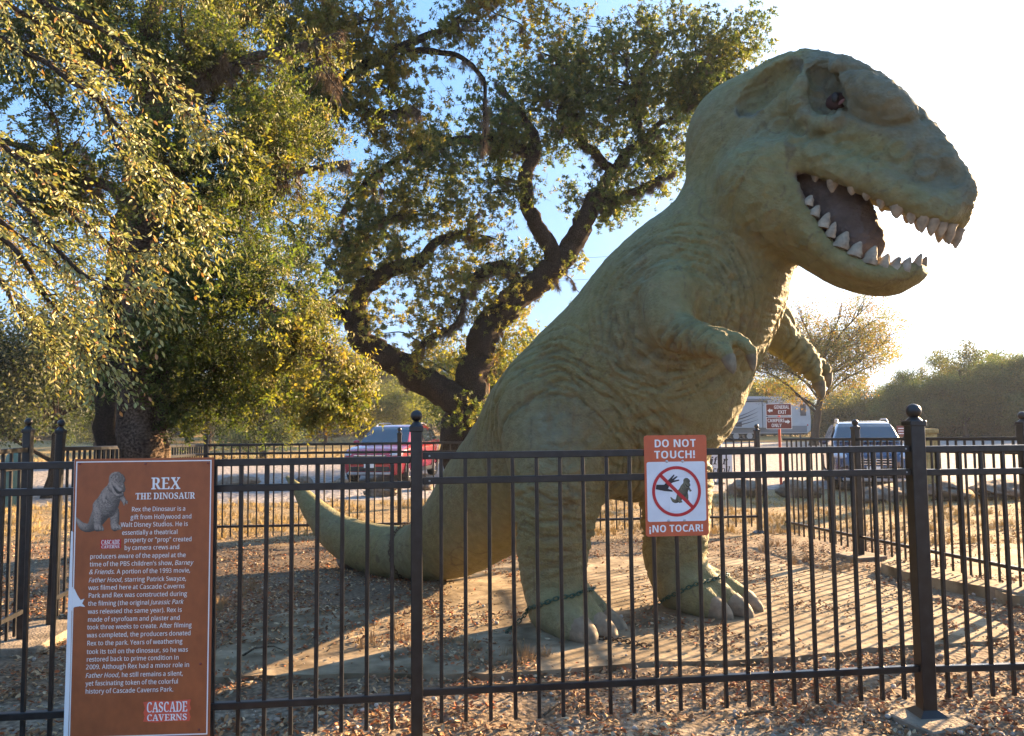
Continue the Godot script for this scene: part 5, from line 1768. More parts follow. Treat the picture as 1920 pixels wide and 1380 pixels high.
	for s in [[427, 1200, 653, 1306, 1.0, M.plank], [222, 430, 325, 480, 0.455, M.red_print]]:
		var cx: float = (X.call(s[0], s[1]) + X.call(s[2], s[3])) * 0.5
		var cy: float = Y.call((s[1] + s[3]) * 0.5)
		var k: float = s[4] * u
		var plank := PackedVector2Array()
		for p in [[-113, 44], [-60, 50], [10, 46], [113, 52], [107, 30], [113, 8], [104, -6], [112, -30], [106, -50], [20, -46], [-50, -53], [-112, -47], [-105, -22], [-112, -4], [-104, 14]]: plank.append(Vector2(p[0], p[1]) * k)
		g = Geo.new()
		g.plate(plank, 0.0012, Transform3D(Basis.IDENTITY, Vector3(cx, cy, 0.0006)))
		var logo := part(root, "logo", g.mesh(), s[5])
		letters(logo, "lettering", [["CASCADE", false]], cx - 97 * k, cx + 97 * k, cy + 18 * k, 46 * k, 0.003, M.letter, true, true)
		letters(logo, "lettering", [["CAVERNS", false]], cx - 95 * k, cx + 95 * k, cy - 30 * k, 29 * k, 0.003, M.letter, true, true)
	# the small warning sign
	tl = at_px(1207, 817, 4.03)
	tr = at_px(1324, 815, 4.06)
	right = Vector3(tr.x - tl.x, 0, tr.z - tl.z).normalized()
	w = tl.distance_to(tr)
	h = w * 1.558
	mid = (tl + tr) * 0.5
	u = w / 765.0
	root = thing("warning_sign", "small orange and white sign with a crossed out hand reaching for the dinosaur", "sign", Vector3(mid.x, mid.y - h, mid.z))
	root.basis = Basis(right, Vector3.UP, right.cross(Vector3.UP))
	g = Geo.new()
	g.plate(rounded(w, h, 0.014, Vector2(0, h * 0.5)), 0.003, Transform3D(Basis.IDENTITY, Vector3(0, 0, -0.003)))
	part(root, "plate", g.mesh(), M.orange)
	var px := func(x: float) -> float: return (x - 573.0) * u
	var py := func(y: float) -> float: return h - (y - 105.0) * u
	var pw := 713.0 * u
	var ph := 705.0 * u
	g = Geo.new()
	g.plate(rounded(pw, ph, 0.011, Vector2(0, py.call(772.0))), 0.0008)
	var panel := part(root, "white_panel", g.mesh(), M.sign_white)
	im = Image.create(150, 220, false, Image.FORMAT_RGB8)
	im.fill(Color(0.78, 0.79, 0.82).linear_to_srgb())
	print_statue(im, Rect2i(4, 4, 142, 212), Color(0.42, 0.41, 0.33))
	print_quad(panel, "printed_dinosaur", im, Vector2(270 * u, 396 * u), Vector3(px.call(625.0), py.call(805.0), 0.0014), 0.35)
	g = Geo.new()
	var hand := PackedVector2Array()
	for p in [[330, 688], [395, 690], [425, 690], [470, 640], [545, 570], [553, 580], [520, 625], [580, 590], [590, 600], [540, 640], [605, 632], [610, 645], [530, 665], [490, 690], [470, 740], [520, 755], [525, 775], [430, 765], [380, 755], [320, 742]]: hand.append(Vector2(px.call(p[0]), py.call(p[1])))
	g.plate(hand, 0.0008, Transform3D(Basis.IDENTITY, Vector3(0, 0, 0.0016)))
	part(panel, "printed_hand", g.mesh(), M.black_print)
	g = Geo.new()
	for k in 56:
		var a0 := TAU * k / 56.0
		var a1 := TAU * (k + 1) / 56.0
		var c := Vector3(px.call(573.0), py.call(770.0), 0.003)
		var e := [Vector3(cos(a0), sin(a0), 0), Vector3(cos(a1), sin(a1), 0)]
		g.quad(c + e[0] * 262 * u, c + e[1] * 262 * u, c + e[1] * 298 * u, c + e[0] * 298 * u, Vector3(0, 0, -9))
	var sl := (Vector3(1, -1, 0)).normalized()
	g.box(Vector3(px.call(573.0), py.call(770.0), 0.0026), Vector3(556 * u, 40 * u, 0.0008), Basis(Vector3.BACK, -PI / 4))
	part(panel, "prohibition_ring", g.mesh(), M.red_print)
	letters(root, "lettering", [["DO NOT", false]], px.call(308.0), px.call(822.0), py.call(202.0), 92 * u, 0.0008, M.letter, true)
	letters(root, "lettering", [["TOUCH!", false]], px.call(308.0), px.call(818.0), py.call(336.0), 92 * u, 0.0008, M.letter, true)
	letters(root, "lettering", [["¡NO TOCAR!", false]], px.call(226.0), px.call(896.0), py.call(1208.0), 84 * u, 0.0008, M.letter, true)
	for b in [[462, 415], [655, 415], [470, 1115], [662, 1115]]:
		g = Geo.new()
		g.ball(Vector3.ZERO, Vector3(18 * u, 18 * u, 10 * u), 10, 6)
		part(root, "bolt", g.mesh(), M.steel, Transform3D(Basis.IDENTITY, Vector3(px.call(b[0]), py.call(b[1]), 0.002)))
	# direction signs on a red post at the edge of the lot
	var at := at_px(1464, 900, 19.0)
	at.y = ground_y(at.x, at.z)
	root = thing("direction_sign", "two brown arrow signs on a red post before the white trailer", "sign", at, deg_to_rad(-24))
	g = Geo.new()
	g.box(Vector3(0, 0.95, -0.03), Vector3(0.06, 2.1, 0.04), Basis.IDENTITY, 0.004)
	part(root, "post", g.mesh(), M.red_post)
	var n := 0
	for s in [[768, "GENERAL", "EXIT"], [793, "CAMPERS", "ONLY"]]:
		var sy: float = at_px(1463, s[0], 19.0).y - at.y
		g = Geo.new()
		g.plate(rounded(0.60, 0.295, 0.01, Vector2(0, sy)), 0.004)
		var border := part(root, "sign_plate", g.mesh(), M.letter)
		g = Geo.new()
		g.plate(rounded(0.575, 0.27, 0.008, Vector2(0, sy)), 0.002, Transform3D(Basis.IDENTITY, Vector3(0, 0, 0.005)))
		part(border, "brown_field", g.mesh(), M.brown_sign)
		var lx := -0.11 if n == 0 else -0.27
		var rx := 0.25 if n == 0 else 0.13
		letters(border, "lettering", [[s[1], false]], lx, rx, sy + 0.06, 0.085, 0.008, M.letter, true)
		letters(border, "lettering", [[s[2], false]], lx + 0.09, rx - 0.07, sy - 0.06, 0.085, 0.008, M.letter, true)
		g = Geo.new()
		var d := -1.0 if n == 0 else 1.0
		var arrow := PackedVector2Array()
		for p in [[0.06, 0.0], [0.0, 0.055], [0.0, 0.025], [-0.06, 0.025], [-0.06, -0.025], [0.0, -0.025], [0.0, -0.055]]: arrow.append(Vector2(d * p[0] + d * 0.2, p[1] + sy + (-0.02 if n == 0 else 0.03)))
		g.plate(arrow, 0.001, Transform3D(Basis.IDENTITY, Vector3(0, 0, 0.0075)))
		part(border, "arrow", g.mesh(), M.letter)
		n += 1
	# a white yard sign on wires just past the back fence
	at = at_px(1328, 900, 13.2)
	at.y = ground_y(at.x, at.z)
	root = thing("yard_sign", "white yard sign with black script behind the warning sign", "sign", at, deg_to_rad(-6))
	var top: float = at_px(1328, 851, 13.2).y - at.y
	g = Geo.new()
	g.box(Vector3(0, top - 0.2, 0), Vector3(0.80, 0.40, 0.006))
	part(root, "panel", g.mesh(), M.sign_white)
	g = Geo.new()
	g.box(Vector3(0, top - 0.375, 0.004), Vector3(0.80, 0.05, 0.002))
	part(root, "red_stripe", g.mesh(), mat(Color(0.45, 0.16, 0.18), 0.5))
	letters(root, "lettering", [["Jennifer", true]], -0.33, 0.33, top - 0.12, 0.12, 0.005, M.black_print, true, true)
	letters(root, "lettering", [["McColl", true]], -0.02, 0.36, top - 0.27, 0.10, 0.005, M.black_print, true, true)
	for x in [-0.28, 0.28]:
		g = Geo.new()
		g.tube([Vector3(x, -0.05, -0.006), Vector3(x, top - 0.1, -0.006)], [0.005, 0.005], 6)
		part(root, "wire_leg", g.mesh(), M.steel)

# ---------- vehicles ----------
func wheel(parent: Node3D, at: Vector3, r: float, out: float) -> void:
	var xf := Transform3D(Basis(Vector3.BACK, -PI / 2 * out), at)
	var g := Geo.new()
	g.lathe([Vector2(r * 0.62, -0.11), Vector2(r * 0.93, -0.11), Vector2(r, -0.07), Vector2(r, 0.07), Vector2(r * 0.93, 0.11), Vector2(r * 0.62, 0.105)], 26)
	var wh := part(parent, "wheel", g.mesh(), M.tyre, xf)
	g = Geo.new()
	g.lathe([Vector2(r * 0.64, 0.08), Vector2(r * 0.58, 0.075), Vector2(r * 0.56, 0.02), Vector2(0.0, 0.02)], 22)
	for k in 5:
		g.box(Basis(Vector3.UP, TAU * k / 5.0) * Vector3(r * 0.3, 0.05, 0), Vector3(r * 0.56, 0.03, 0.055), Basis(Vector3.UP, TAU * k / 5.0), 0.008)
	g.lathe([Vector2(r * 0.16, 0.03), Vector2(r * 0.15, 0.085), Vector2(0, 0.09)], 12)
	part(wh, "rim", g.mesh(), M.rim)

func loft(sections: Array, ring: Callable) -> ArrayMesh:
	var g := Geo.new()
	var n := 0
	for s in sections:
		var pts: Array = ring.call(s)
		n = pts.size()
		for p in pts: g.vert(p, Vector3.ZERO)
	for k in sections.size() - 1:
		for s in n:
			var a := k * n + s
			var b := k * n + (s + 1) % n
			g.i.append_array([a, a + n, b, b, a + n, b + n])
	for e in [0, sections.size() - 1]:
		var c := Vector3.ZERO
		for s in n: c += g.v[e * n + s] / n
		var m := g.vert(c, Vector3.ZERO)
		for s in n:
			if e == 0: g.i.append_array([m, e * n + s, e * n + (s + 1) % n])
			else: g.i.append_array([m, e * n + (s + 1) % n, e * n + s])
	g.smooth()
	# face outwards
	var mid := Vector3.ZERO
	for p in g.v: mid += p / g.v.size()
	var t := 0.0
	for k in g.v.size(): t += signf(g.n[k].dot(g.v[k] - mid))
	if t < 0.0:
		for k in range(0, g.i.size(), 3):
			var s := g.i[k + 1]; g.i[k + 1] = g.i[k + 2]; g.i[k + 2] = s
		g.smooth()
	return g.mesh()

func suv(called: String, label: String, at: Vector3, turn: float, paint: Material, boxy: float, chrome_bars: bool) -> Node3D:
	var root := thing(called, label, "car", at, turn)
	var st := [[2.27, 0.40, 0.66, 0.58], [2.22, 0.30, 0.80, 0.74], [2.10, 0.23, 0.93, 0.84], [1.85, 0.21, 1.00, 0.895], [1.5, 0.21, 1.045, 0.91], [1.1, 0.21, 1.085, 0.92], [0.4, 0.21, 1.07, 0.92], [-0.8, 0.21, 1.08, 0.92], [-1.6, 0.23, 1.11, 0.91], [-2.05, 0.28, 1.10, 0.87], [-2.22, 0.36, 1.02, 0.78], [-2.28, 0.46, 0.9, 0.62]]
	part(root, "body", loft(st, func(s):
		var o := []
		var y0: float = s[1]; var y1: float = s[2]; var w: float = s[3]
		for p in [[0.0, y0], [w * 0.8, y0], [w * 0.95, y0 + 0.06], [w, y0 + 0.22], [w, lerpf(y0, y1, 0.55)], [w * 0.985, y1 - 0.14], [w * 0.955, y1 - 0.05], [w * 0.86, y1 - 0.005], [w * 0.45, y1 + 0.02], [0.0, y1 + 0.026]]: o.append(Vector3(p[0], p[1], s[0]))
		for k in range(o.size() - 2, 0, -1): o.append(Vector3(-o[k].x, o[k].y, s[0]))
		return o), paint)
	var gh := [[1.12, 1.05, 1.08, 0.80, 0.78], [0.85, 1.05, 1.27, 0.83, 0.74], [0.45, 1.05, 1.52, 0.85, 0.67], [0.15, 1.05, 1.625, 0.86, 0.635], [-0.4, 1.05, 1.66, 0.86, 0.625], [-1.1, 1.05, 1.655, 0.86, 0.62], [-1.6, 1.05, 1.61, 0.85, 0.60], [-1.85, 1.05, 1.48, 0.83, 0.62], [-2.12, 1.05, 1.15, 0.80, 0.72]]
	part(root, "cabin", loft(gh, func(s):
		var o := []
		for p in [[0.0, s[1]], [s[3], s[1]], [lerpf(s[3], s[4], 0.5) + 0.012, lerpf(s[1], s[2], 0.5)], [s[4], s[2] - 0.045], [s[4] * 0.9, s[2] - 0.008], [s[4] * 0.5, s[2]], [0.0, s[2] + 0.003]]: o.append(Vector3(p[0], p[1], s[0]))
		for k in range(o.size() - 2, 0, -1): o.append(Vector3(-o[k].x, o[k].y, s[0]))
		return o), paint)
	# glass sits a little proud of the cabin
	var g := Geo.new()
	var ws := [[1.06, 1.125, 0.74], [0.84, 1.265, 0.705], [0.5, 1.49, 0.635], [0.30, 1.575, 0.605]]
	for k in 3:
		var a: Array = ws[k]
		var b: Array = ws[k + 1]
		for x in 6:
			var f0 := x / 3.0 - 1.0
			var f1 := (x + 1) / 3.0 - 1.0
			var bow := func(f: float) -> float: return 0.035 * (1.0 - f * f)
			g.quad(Vector3(a[2] * f0, a[1] + 0.02, a[0] + bow.call(f0)), Vector3(a[2] * f1, a[1] + 0.02, a[0] + bow.call(f1)), Vector3(b[2] * f1, b[1] + 0.02, b[0] + bow.call(f1)), Vector3(b[2] * f0, b[1] + 0.02, b[0] + bow.call(f0)), Vector3(0, 1.0, 0))
	part(root, "windscreen", g.mesh(), M.glass)
	for s in [-1.0, 1.0]:
		for q in [[[0.72, 1.12], [0.36, 1.44], [-0.28, 1.56], [-0.28, 1.12]], [[-0.36, 1.12], [-0.36, 1.56], [-1.1, 1.55], [-1.22, 1.12]], [[-1.3, 1.14], [-1.2, 1.53], [-1.6, 1.47], [-1.85, 1.2]]]:
			g = Geo.new()
			var ps := []
			for p in q: ps.append(Vector3(s * (lerpf(0.875, 0.665, (p[1] - 1.05) / 0.56) + 0.012), p[1], p[0]))
			g.quad(ps[0], ps[1], ps[2], ps[3], Vector3(0, 1.2, -0.5))
			part(root, "side_window", g.mesh(), M.glass)
		for z in [1.38, -1.36]:
			wheel(root, Vector3(s * 0.82, 0.345, z), 0.345, s)
			g = Geo.new()   # dark lining round the wheel
			for k in 14:
				var a0 := PI * k / 14.0 - 0.1
				var a1 := PI * (k + 1) / 14.0 - 0.1
				var c := Vector3(s * 0.926, 0.36, z)
				g.quad(c + Vector3(0, sin(a0), cos(a0)) * 0.36, c + Vector3(0, sin(a1), cos(a1)) * 0.36, c + Vector3(0, sin(a1), cos(a1)) * 0.43, c + Vector3(0, sin(a0), cos(a0)) * 0.43, Vector3(0, 0.4, z))
				g.quad(c + Vector3(0, sin(a0), cos(a0)) * 0.36, c + Vector3(0, sin(a1), cos(a1)) * 0.36, c + Vector3(-s * 0.2, sin(a1) * 0.36, cos(a1) * 0.36), c + Vector3(-s * 0.2, sin(a0) * 0.36, cos(a0) * 0.36))
			part(root, "wheel_arch", g.mesh(), M.trim)
		g = Geo.new()
		g.ball(Vector3.ZERO, Vector3(0.21, 0.09 + 0.02 * boxy, 0.17), 16, 10)
		part(root, "headlight", g.mesh(), M.lamp_lens, Transform3D(Basis(Vector3.UP, s * 0.75) * Basis(Vector3.BACK, s * 0.22), Vector3(s * 0.67, 0.83, 2.03)))
		g = Geo.new()
		g.ball(Vector3.ZERO, Vector3(0.11, 0.09, 0.06), 12, 8)
		part(root, "fog_light", g.mesh(), M.trim, Transform3D(Basis(Vector3.UP, s * 0.5), Vector3(s * 0.62, 0.50, 2.17)))
		g = Geo.new()
		g.ball(Vector3.ZERO, Vector3(0.11, 0.075, 0.05), 12, 8)
		part(root, "mirror", g.mesh(), paint, Transform3D(Basis.IDENTITY, Vector3(s * 1.0, 1.14, 0.72)))
		g = Geo.new()
		g.ball(Vector3.ZERO, Vector3(0.05, 0.16, 0.06), 10, 8)
		part(root, "tail_light", g.mesh(), M.red_print, Transform3D(Basis.IDENTITY, Vector3(s * 0.80, 1.0, -2.14)))
	g = Geo.new()
	g.box(Vector3(0, 0.72, 2.235), Vector3(0.98, 0.20, 0.09), Basis.IDENTITY, 0.03)
	var grille := part(root, "grille", g.mesh(), M.trim)
	for y in ([0.66, 0.72, 0.78] if chrome_bars else [0.645, 0.80]):
		g = Geo.new()
		g.box(Vector3(0, y, 2.283), Vector3(0.94, 0.018 if chrome_bars else 0.03, 0.02), Basis.IDENTITY, 0.005)
		part(grille, "grille_bar", g.mesh(), M.chrome)
	g = Geo.new()
	g.lathe([Vector2(0.058, -0.008), Vector2(0.07, 0.0), Vector2(0.058, 0.008)], 18, Transform3D(Basis(Vector3.RIGHT, PI / 2).scaled(Vector3(1, 0.8, 1)), Vector3(0, 0.72, 2.295)))
	if chrome_bars:
		for x in [-0.028, 0.028]: g.box(Vector3(x, 0.72, 2.295), Vector3(0.014, 0.085, 0.014))
		g.box(Vector3(0, 0.72, 2.295), Vector3(0.05, 0.014, 0.014))
	part(grille, "emblem", g.mesh(), M.chrome)
	g = Geo.new()
	g.box(Vector3(0, 0.43, 2.23), Vector3(1.2, 0.16, 0.1), Basis.IDENTITY, 0.03)
	part(root, "lower_intake", g.mesh(), M.trim)
	g = Geo.new()
	g.box(Vector3(0, 0.30, 2.18), Vector3(1.36, 0.09, 0.16), Basis.IDENTITY, 0.03)
	part(root, "skid_plate", g.mesh(), M.silver)
	g = Geo.new()
	g.box(Vector3(0, 0.535, 2.295), Vector3(0.31, 0.155, 0.012), Basis.IDENTITY, 0.003)
	part(root, "number_plate", g.mesh(), M.letter)
	for s in [-1.0, 1.0]:
		g = Geo.new()
		g.tube([Vector3(s * 0.6, 1.62, 0.05), Vector3(s * 0.59, 1.70, -0.2), Vector3(s * 0.58, 1.70, -1.2), Vector3(s * 0.57, 1.63, -1.5)], [0.016, 0.018, 0.018, 0.014], 6)
		part(root, "roof_rail", g.mesh(), M.silver)
		g = Geo.new()
		g.box(Vector3(s * 0.925, 0.30, 0), Vector3(0.03, 0.12, 1.9), Basis.IDENTITY, 0.01)
		part(root, "sill", g.mesh(), M.trim)
	return root

func build_vehicles() -> void:
	var p := at_px(741, 850, 24.4)
	p.y = ground_y(p.x, p.z) + 0.006
	suv("parked_car", "red crossover car parked facing the enclosure beside the forked oak", p, deg_to_rad(-10.0), M.red_car, 0.0, false)
	p = at_px(1619, 850, 20.3)
	p.y = ground_y(p.x, p.z) + 0.006
	var blue := suv("parked_car", "dark blue car with chrome grille bars parked facing the enclosure", p, deg_to_rad(-19.0), M.blue_car, 1.0, true)
	var g := Geo.new()
	g.ball(Vector3.ZERO, Vector3(0.07, 0.04, 0.03), 10, 6)
	part(blue, "indicator", g.mesh(), M.amber, Transform3D(Basis(Vector3.UP, -0.8), Vector3(-0.74, 0.74, 2.09)))
	# the travel trailer
	p = at_px(1398, 826, 60.0)
	var root := thing("travel_trailer", "long white travel trailer with dark swooshes behind the brown arrow signs", "trailer", Vector3(p.x, 0.0, p.z), deg_to_rad(-6.0))
	var base := ground_y(p.x, p.z) + 0.35
	root.position.y = base - 0.35
	g = Geo.new()
	var prof := PackedVector2Array()
	for q in [[-4.6, 0.75], [-4.3, 0.55], [4.3, 0.55], [4.55, 0.75], [4.6, 1.6], [4.5, 2.95], [4.3, 3.28], [3.2, 3.36], [-3.4, 3.36], [-4.2, 3.1], [-4.65, 2.2]]: prof.append(Vector2(q[0], q[1]))
	g.plate(prof, 2.4, Transform3D(Basis.IDENTITY, Vector3(0, 0, -1.2)))
	part(root, "shell", g.mesh(), M.rv_wall)
	var front := func(called: String, x: float, y: float, sx: float, sy: float, m: Material, t := 0.03) -> MeshInstance3D:
		var b := Geo.new()
		b.box(Vector3(x, y, 1.2 + t * 0.5), Vector3(sx, sy, t), Basis.IDENTITY, 0.01)
		return part(root, called, b.mesh(), m)
	front.call("slide_out", -0.2, 1.95, 3.0, 1.95, M.rv_wall, 0.25)
	front.call("slide_frame", 1.36, 1.95, 0.12, 2.1, M.rv_dark, 0.28)
	front.call("slide_frame", -0.2, 2.98, 3.2, 0.12, M.rv_dark, 0.28)
	front.call("slide_frame", 1.02, 1.95, 0.05, 1.95, M.rv_dark, 0.27)
	front.call("window", 2.62, 2.35, 0.62, 1.0, M.rv_dark)
	front.call("window", 4.05, 2.3, 0.42, 0.9, M.rv_dark)
	front.call("lower_band", 0.0, 0.85, 8.6, 0.5, M.rv_grey, 0.02)
	front.call("hatch", -0.75, 1.25, 0.45, 0.35, M.rv_dark, 0.27)
	front.call("vent", 3.55, 3.1, 0.4, 0.06, M.rv_dark)
	front.call("marker_light", 4.35, 1.15, 0.08, 0.12, M.red_print)
	for k in 4:
		g = Geo.new()
		var pts := []
		var rad := []
		for q in 9:
			var t := q / 8.0
			pts.append(Vector3(-2.4 + 3.1 * t, 1.05 + 0.18 * k + (0.55 + 0.12 * k) * t * t, 1.47 if t > 0.23 else 1.22))
			rad.append(0.045 * sin(PI * clampf(t, 0.06, 0.94)))
		g.tube(pts, rad, 5)
		part(root, "swoosh", g.mesh(), M.rv_dark if k % 2 == 0 else M.rv_grey)
	g = Geo.new()
	var pts := []
	var rad := []
	for q in 9:
		var t := q / 8.0
		pts.append(Vector3(-3.6 + 5.4 * t, 3.12 + 0.05 * sin(t * 3.0) - 0.12 * (1.0 - t), 1.21))
		rad.append(0.05)
	g.tube(pts, rad, 5)
	part(root, "swoosh", g.mesh(), M.rv_grey)
	g = Geo.new()
	g.box(Vector3(2.9, 3.5, 0), Vector3(1.2, 0.3, 0.9), Basis.IDENTITY, 0.06)
	part(root, "roof_air_conditioner", g.mesh(), M.rv_dark)
	g = Geo.new()
	g.box(Vector3(0, 0.5, 0), Vector3(8.8, 0.14, 2.0), Basis.IDENTITY, 0.02)
	part(root, "chassis", g.mesh(), M.rv_dark)
	for x in [-0.9, 0.1]:
		for s in [-1.0, 1.0]: wheel(root, Vector3(x, 0.36, s * 1.0), 0.36, 1.0)
	for c in root.get_children():
		if String(c.name).begins_with("wheel"): c.basis = Basis(Vector3.RIGHT, PI / 2)
	for x in [-3.9, 3.9]:
		g = Geo.new()
		g.box(Vector3(x, 0.22, 0.8), Vector3(0.1, 0.46, 0.1))
		part(root, "jack", g.mesh(), M.rv_dark)
	# another white camper far off
	p = at_px(1674, 806, 84.0)
	root = thing("camper", "small white camper far off among the dense trees", "trailer", Vector3(p.x, ground_y(p.x, p.z), p.z), deg_to_rad(-20.0))
	g = Geo.new()
	g.box(Vector3(0, 1.75, 0), Vector3(6.0, 2.3, 2.3), Basis.IDENTITY, 0.15)
	part(root, "shell", g.mesh(), M.rv_wall)
	g = Geo.new()
	g.box(Vector3(1.2, 2.0, 1.16), Vector3(1.2, 0.7, 0.06), Basis.IDENTITY, 0.02)
	part(root, "window", g.mesh(), M.glass)
	for x in [-0.6, 0.6]: wheel(root, Vector3(x, 0.34, 0.95), 0.34, 1.0)
	for c in root.get_children():
		if String(c.name).begins_with("wheel"): c.basis = Basis(Vector3.RIGHT, PI / 2)
	g = Geo.new()
	g.box(Vector3(0, 0.5, 0), Vector3(5.6, 0.14, 1.8))
	part(root, "chassis", g.mesh(), M.rv_dark)

# ---------- small things round about ----------
func rock(called: String, label: String, at: Vector3, size: Vector3, group: String, seed_: int) -> void:
	var o := thing(called, label, "rock", at, seed_ * 1.7, group)
	var g := Geo.new()
	g.ball(Vector3(0, size.y * 0.36, 0), size * 0.5, 22, 14, lump, 0.45, 1.6)
	for k in g.v.size():
		var p := g.v[k]
		if p.y < -0.02: p.y = -0.02
		p += g.n[k] * size.y * 0.09 * fine.get_noise_3dv(p * 5.0 / size.y + Vector3.ONE * seed_)
		g.v[k] = p
		var c := 0.9 + 0.35 * lump.get_noise_3dv(p * 3.0 + Vector3.ONE * seed_)
		g.c[k] = Color(c, c * 0.97, c * 0.93)
	g.smooth()
	part(o, "stone", g.mesh(), M.rock)

func build_far_things() -> void:
	# boulders that edge the lot
	var words := ["flat boulder at the lot's edge beside the yard sign", "long boulder in front of the blue car's bumper", "broad boulder between the blue car and the pale wooden post", "boulder at the lot's edge past the pale wooden post", "low boulder at the lot's edge before the arrow signs", "long grey boulder on the road verge past the large orange board", "small round boulder on the road verge beyond the dinosaur's tail tip", "low boulder before the red car's front wheel", "boulder before the red car's number plate", "dark boulder beside the forked oak's foot"]
	var k := 0
	for b in [[1400, 930, 1.1, 0.4], [1655, 940, 1.3, 0.36], [1740, 936, 1.5, 0.46], [1875, 934, 1.6, 0.44], [1500, 932, 1.0, 0.42], [447, 914, 1.25, 0.36], [570, 911, 0.55, 0.3], [640, 914, 0.6, 0.28], [715, 930, 0.8, 0.3], [800, 918, 0.7, 0.35]]:
		var p := on_ground(b[0], b[1])
		rock("boulder", words[k], p, Vector3(b[2], b[3], b[2] * 0.6), "boulders edging the lot", k + 3)
		k += 1
	var st := on_ground(651, 1066)
	rock("stone", "rounded stone propping up the dinosaur's tail", st, Vector3(0.26, 0.22, 0.2), "", 31)
	# pale wooden post, white pipe bollards, leaning pole
	var p := on_ground(1742, 938)
	var o := thing("wooden_post", "pale yellow wooden post beside the blue car", "post", p, 0.3)
	var g := Geo.new()
	g.box(Vector3(0, 0.68, 0), Vector3(0.30, 1.46, 0.30), Basis.IDENTITY, 0.012)
	part(o, "shaft", g.mesh(), M.pale_wood)
	g = Geo.new()
	g.box(Vector3(0, 1.46, 0), Vector3(0.35, 0.1, 0.35), Basis.IDENTITY, 0.015)
	part(o, "cap_board", g.mesh(), M.pale_wood)
	for b in [[1335, 0.075], [1349, 0.09]]:
		p = at_px(b[0], 900, 21.0)
		p.y = ground_y(p.x, p.z)
		o = thing("bollard", ("thinner" if b[1] < 0.08 else "thicker") + " white pipe bollard before the trailer beside the dinosaur's belly", "bollard", p, 0.0, "white bollards before the trailer")
		g = Geo.new()
		g.lathe([Vector2(b[1], -0.05), Vector2(b[1], 1.36), Vector2(b[1] * 0.8, 1.43), Vector2(0, 1.45)], 14)
		part(o, "pipe", g.mesh(), M.sign_white)
		g = Geo.new()
		g.lathe([Vector2(b[1] * 1.8, -0.03), Vector2(b[1] * 1.7, 0.05), Vector2(b[1], 0.07)], 14)
		part(o, "collar", g.mesh(), M.block)
	p = at_px(905, 900, 17.5)
	p.y = ground_y(p.x, p.z)
	o = thing("timber_pole", "reddish timber pole leaning behind the forked oak", "pole", p)
	g = Geo.new()
	g.tube([Vector3(0, -0.1, 0), Vector3(0.04, 1.3, 0), Vector3(0.1, 2.75, 0)], [0.1, 0.095, 0.085], 12, true, 0.06, lump)
	part(o, "shaft", g.mesh(), M.wood)
	g = Geo.new()
	g.box(Vector3(0.08, 2.35, 0.09), Vector3(0.16, 0.4, 0.03), Basis.IDENTITY, 0.004)
	part(o, "yellow_board", g.mesh(), M.pale_wood)
	# green litter bin by the gate
	p = at_px(33, 900, 17.0)
	p.y = ground_y(p.x, p.z)
	o = thing("litter_bin", "green dome lidded litter bin outside the gate posts", "bin", p)
	g = Geo.new()
	g.lathe([Vector2(0.0, 0.0), Vector2(0.22, 0.0), Vector2(0.24, 0.9), Vector2(0.23, 0.92)], 20)
	part(o, "barrel", g.mesh(), M.green_can)
	g = Geo.new()
	g.lathe([Vector2(0.25, 0.92), Vector2(0.25, 1.0), Vector2(0.21, 1.14), Vector2(0.12, 1.22), Vector2(0.0, 1.25)], 20)
	part(o, "dome_lid", g.mesh(), M.green_can)
	# red notice far off, beside the blue car
	p = at_px(1692, 850, 30.0)
	p.y = ground_y(p.x, p.z)
	o = thing("notice_board", "small dark red notice on a post past the blue car", "sign", p, -0.4)
	g = Geo.new()
	g.box(Vector3(0, 0.6, -0.03), Vector3(0.07, 1.3, 0.05), Basis.IDENTITY, 0.005)
	part(o, "post", g.mesh(), M.wood)
	g = Geo.new()
	g.box(Vector3(0, 1.2, 0.02), Vector3(0.34, 0.4, 0.03), Basis.IDENTITY, 0.005)
	var nb := part(o, "panel", g.mesh(), M.brown_sign)
	for q in 3:
		g = Geo.new()
		g.box(Vector3(0, 1.3 - q * 0.1, 0.037), Vector3(0.24, 0.03, 0.002))
		part(nb, "printed_line", g.mesh(), M.letter)
	# overhead wires past the statue's jaws
	for w in [[1985, 388, 1500, 446], [1990, 432, 1480, 486]]:
		o = thing("overhead_wire", ("upper" if w[1] < 400 else "lower") + " overhead wire crossing the sky behind the dinosaur's open jaws", "wire", at_px(w[0] + 400, w[1] - 20, 34.0), 0.0, "overhead wires behind the jaws")
		g = Geo.new()
		var a := Vector3.ZERO
		var b := at_px(w[2] - 900, w[3] + 60, 34.0) - o.position
		var pts := []
		var rad := []
		for q in 25:
			var t := q / 24.0
			pts.append(a.lerp(b, t) - Vector3(0, 0.5 * sin(PI * t), 0))
			rad.append(0.007)
		g.tube(pts, rad, 5)
		part(o, "cable", g.mesh(), M.wire)

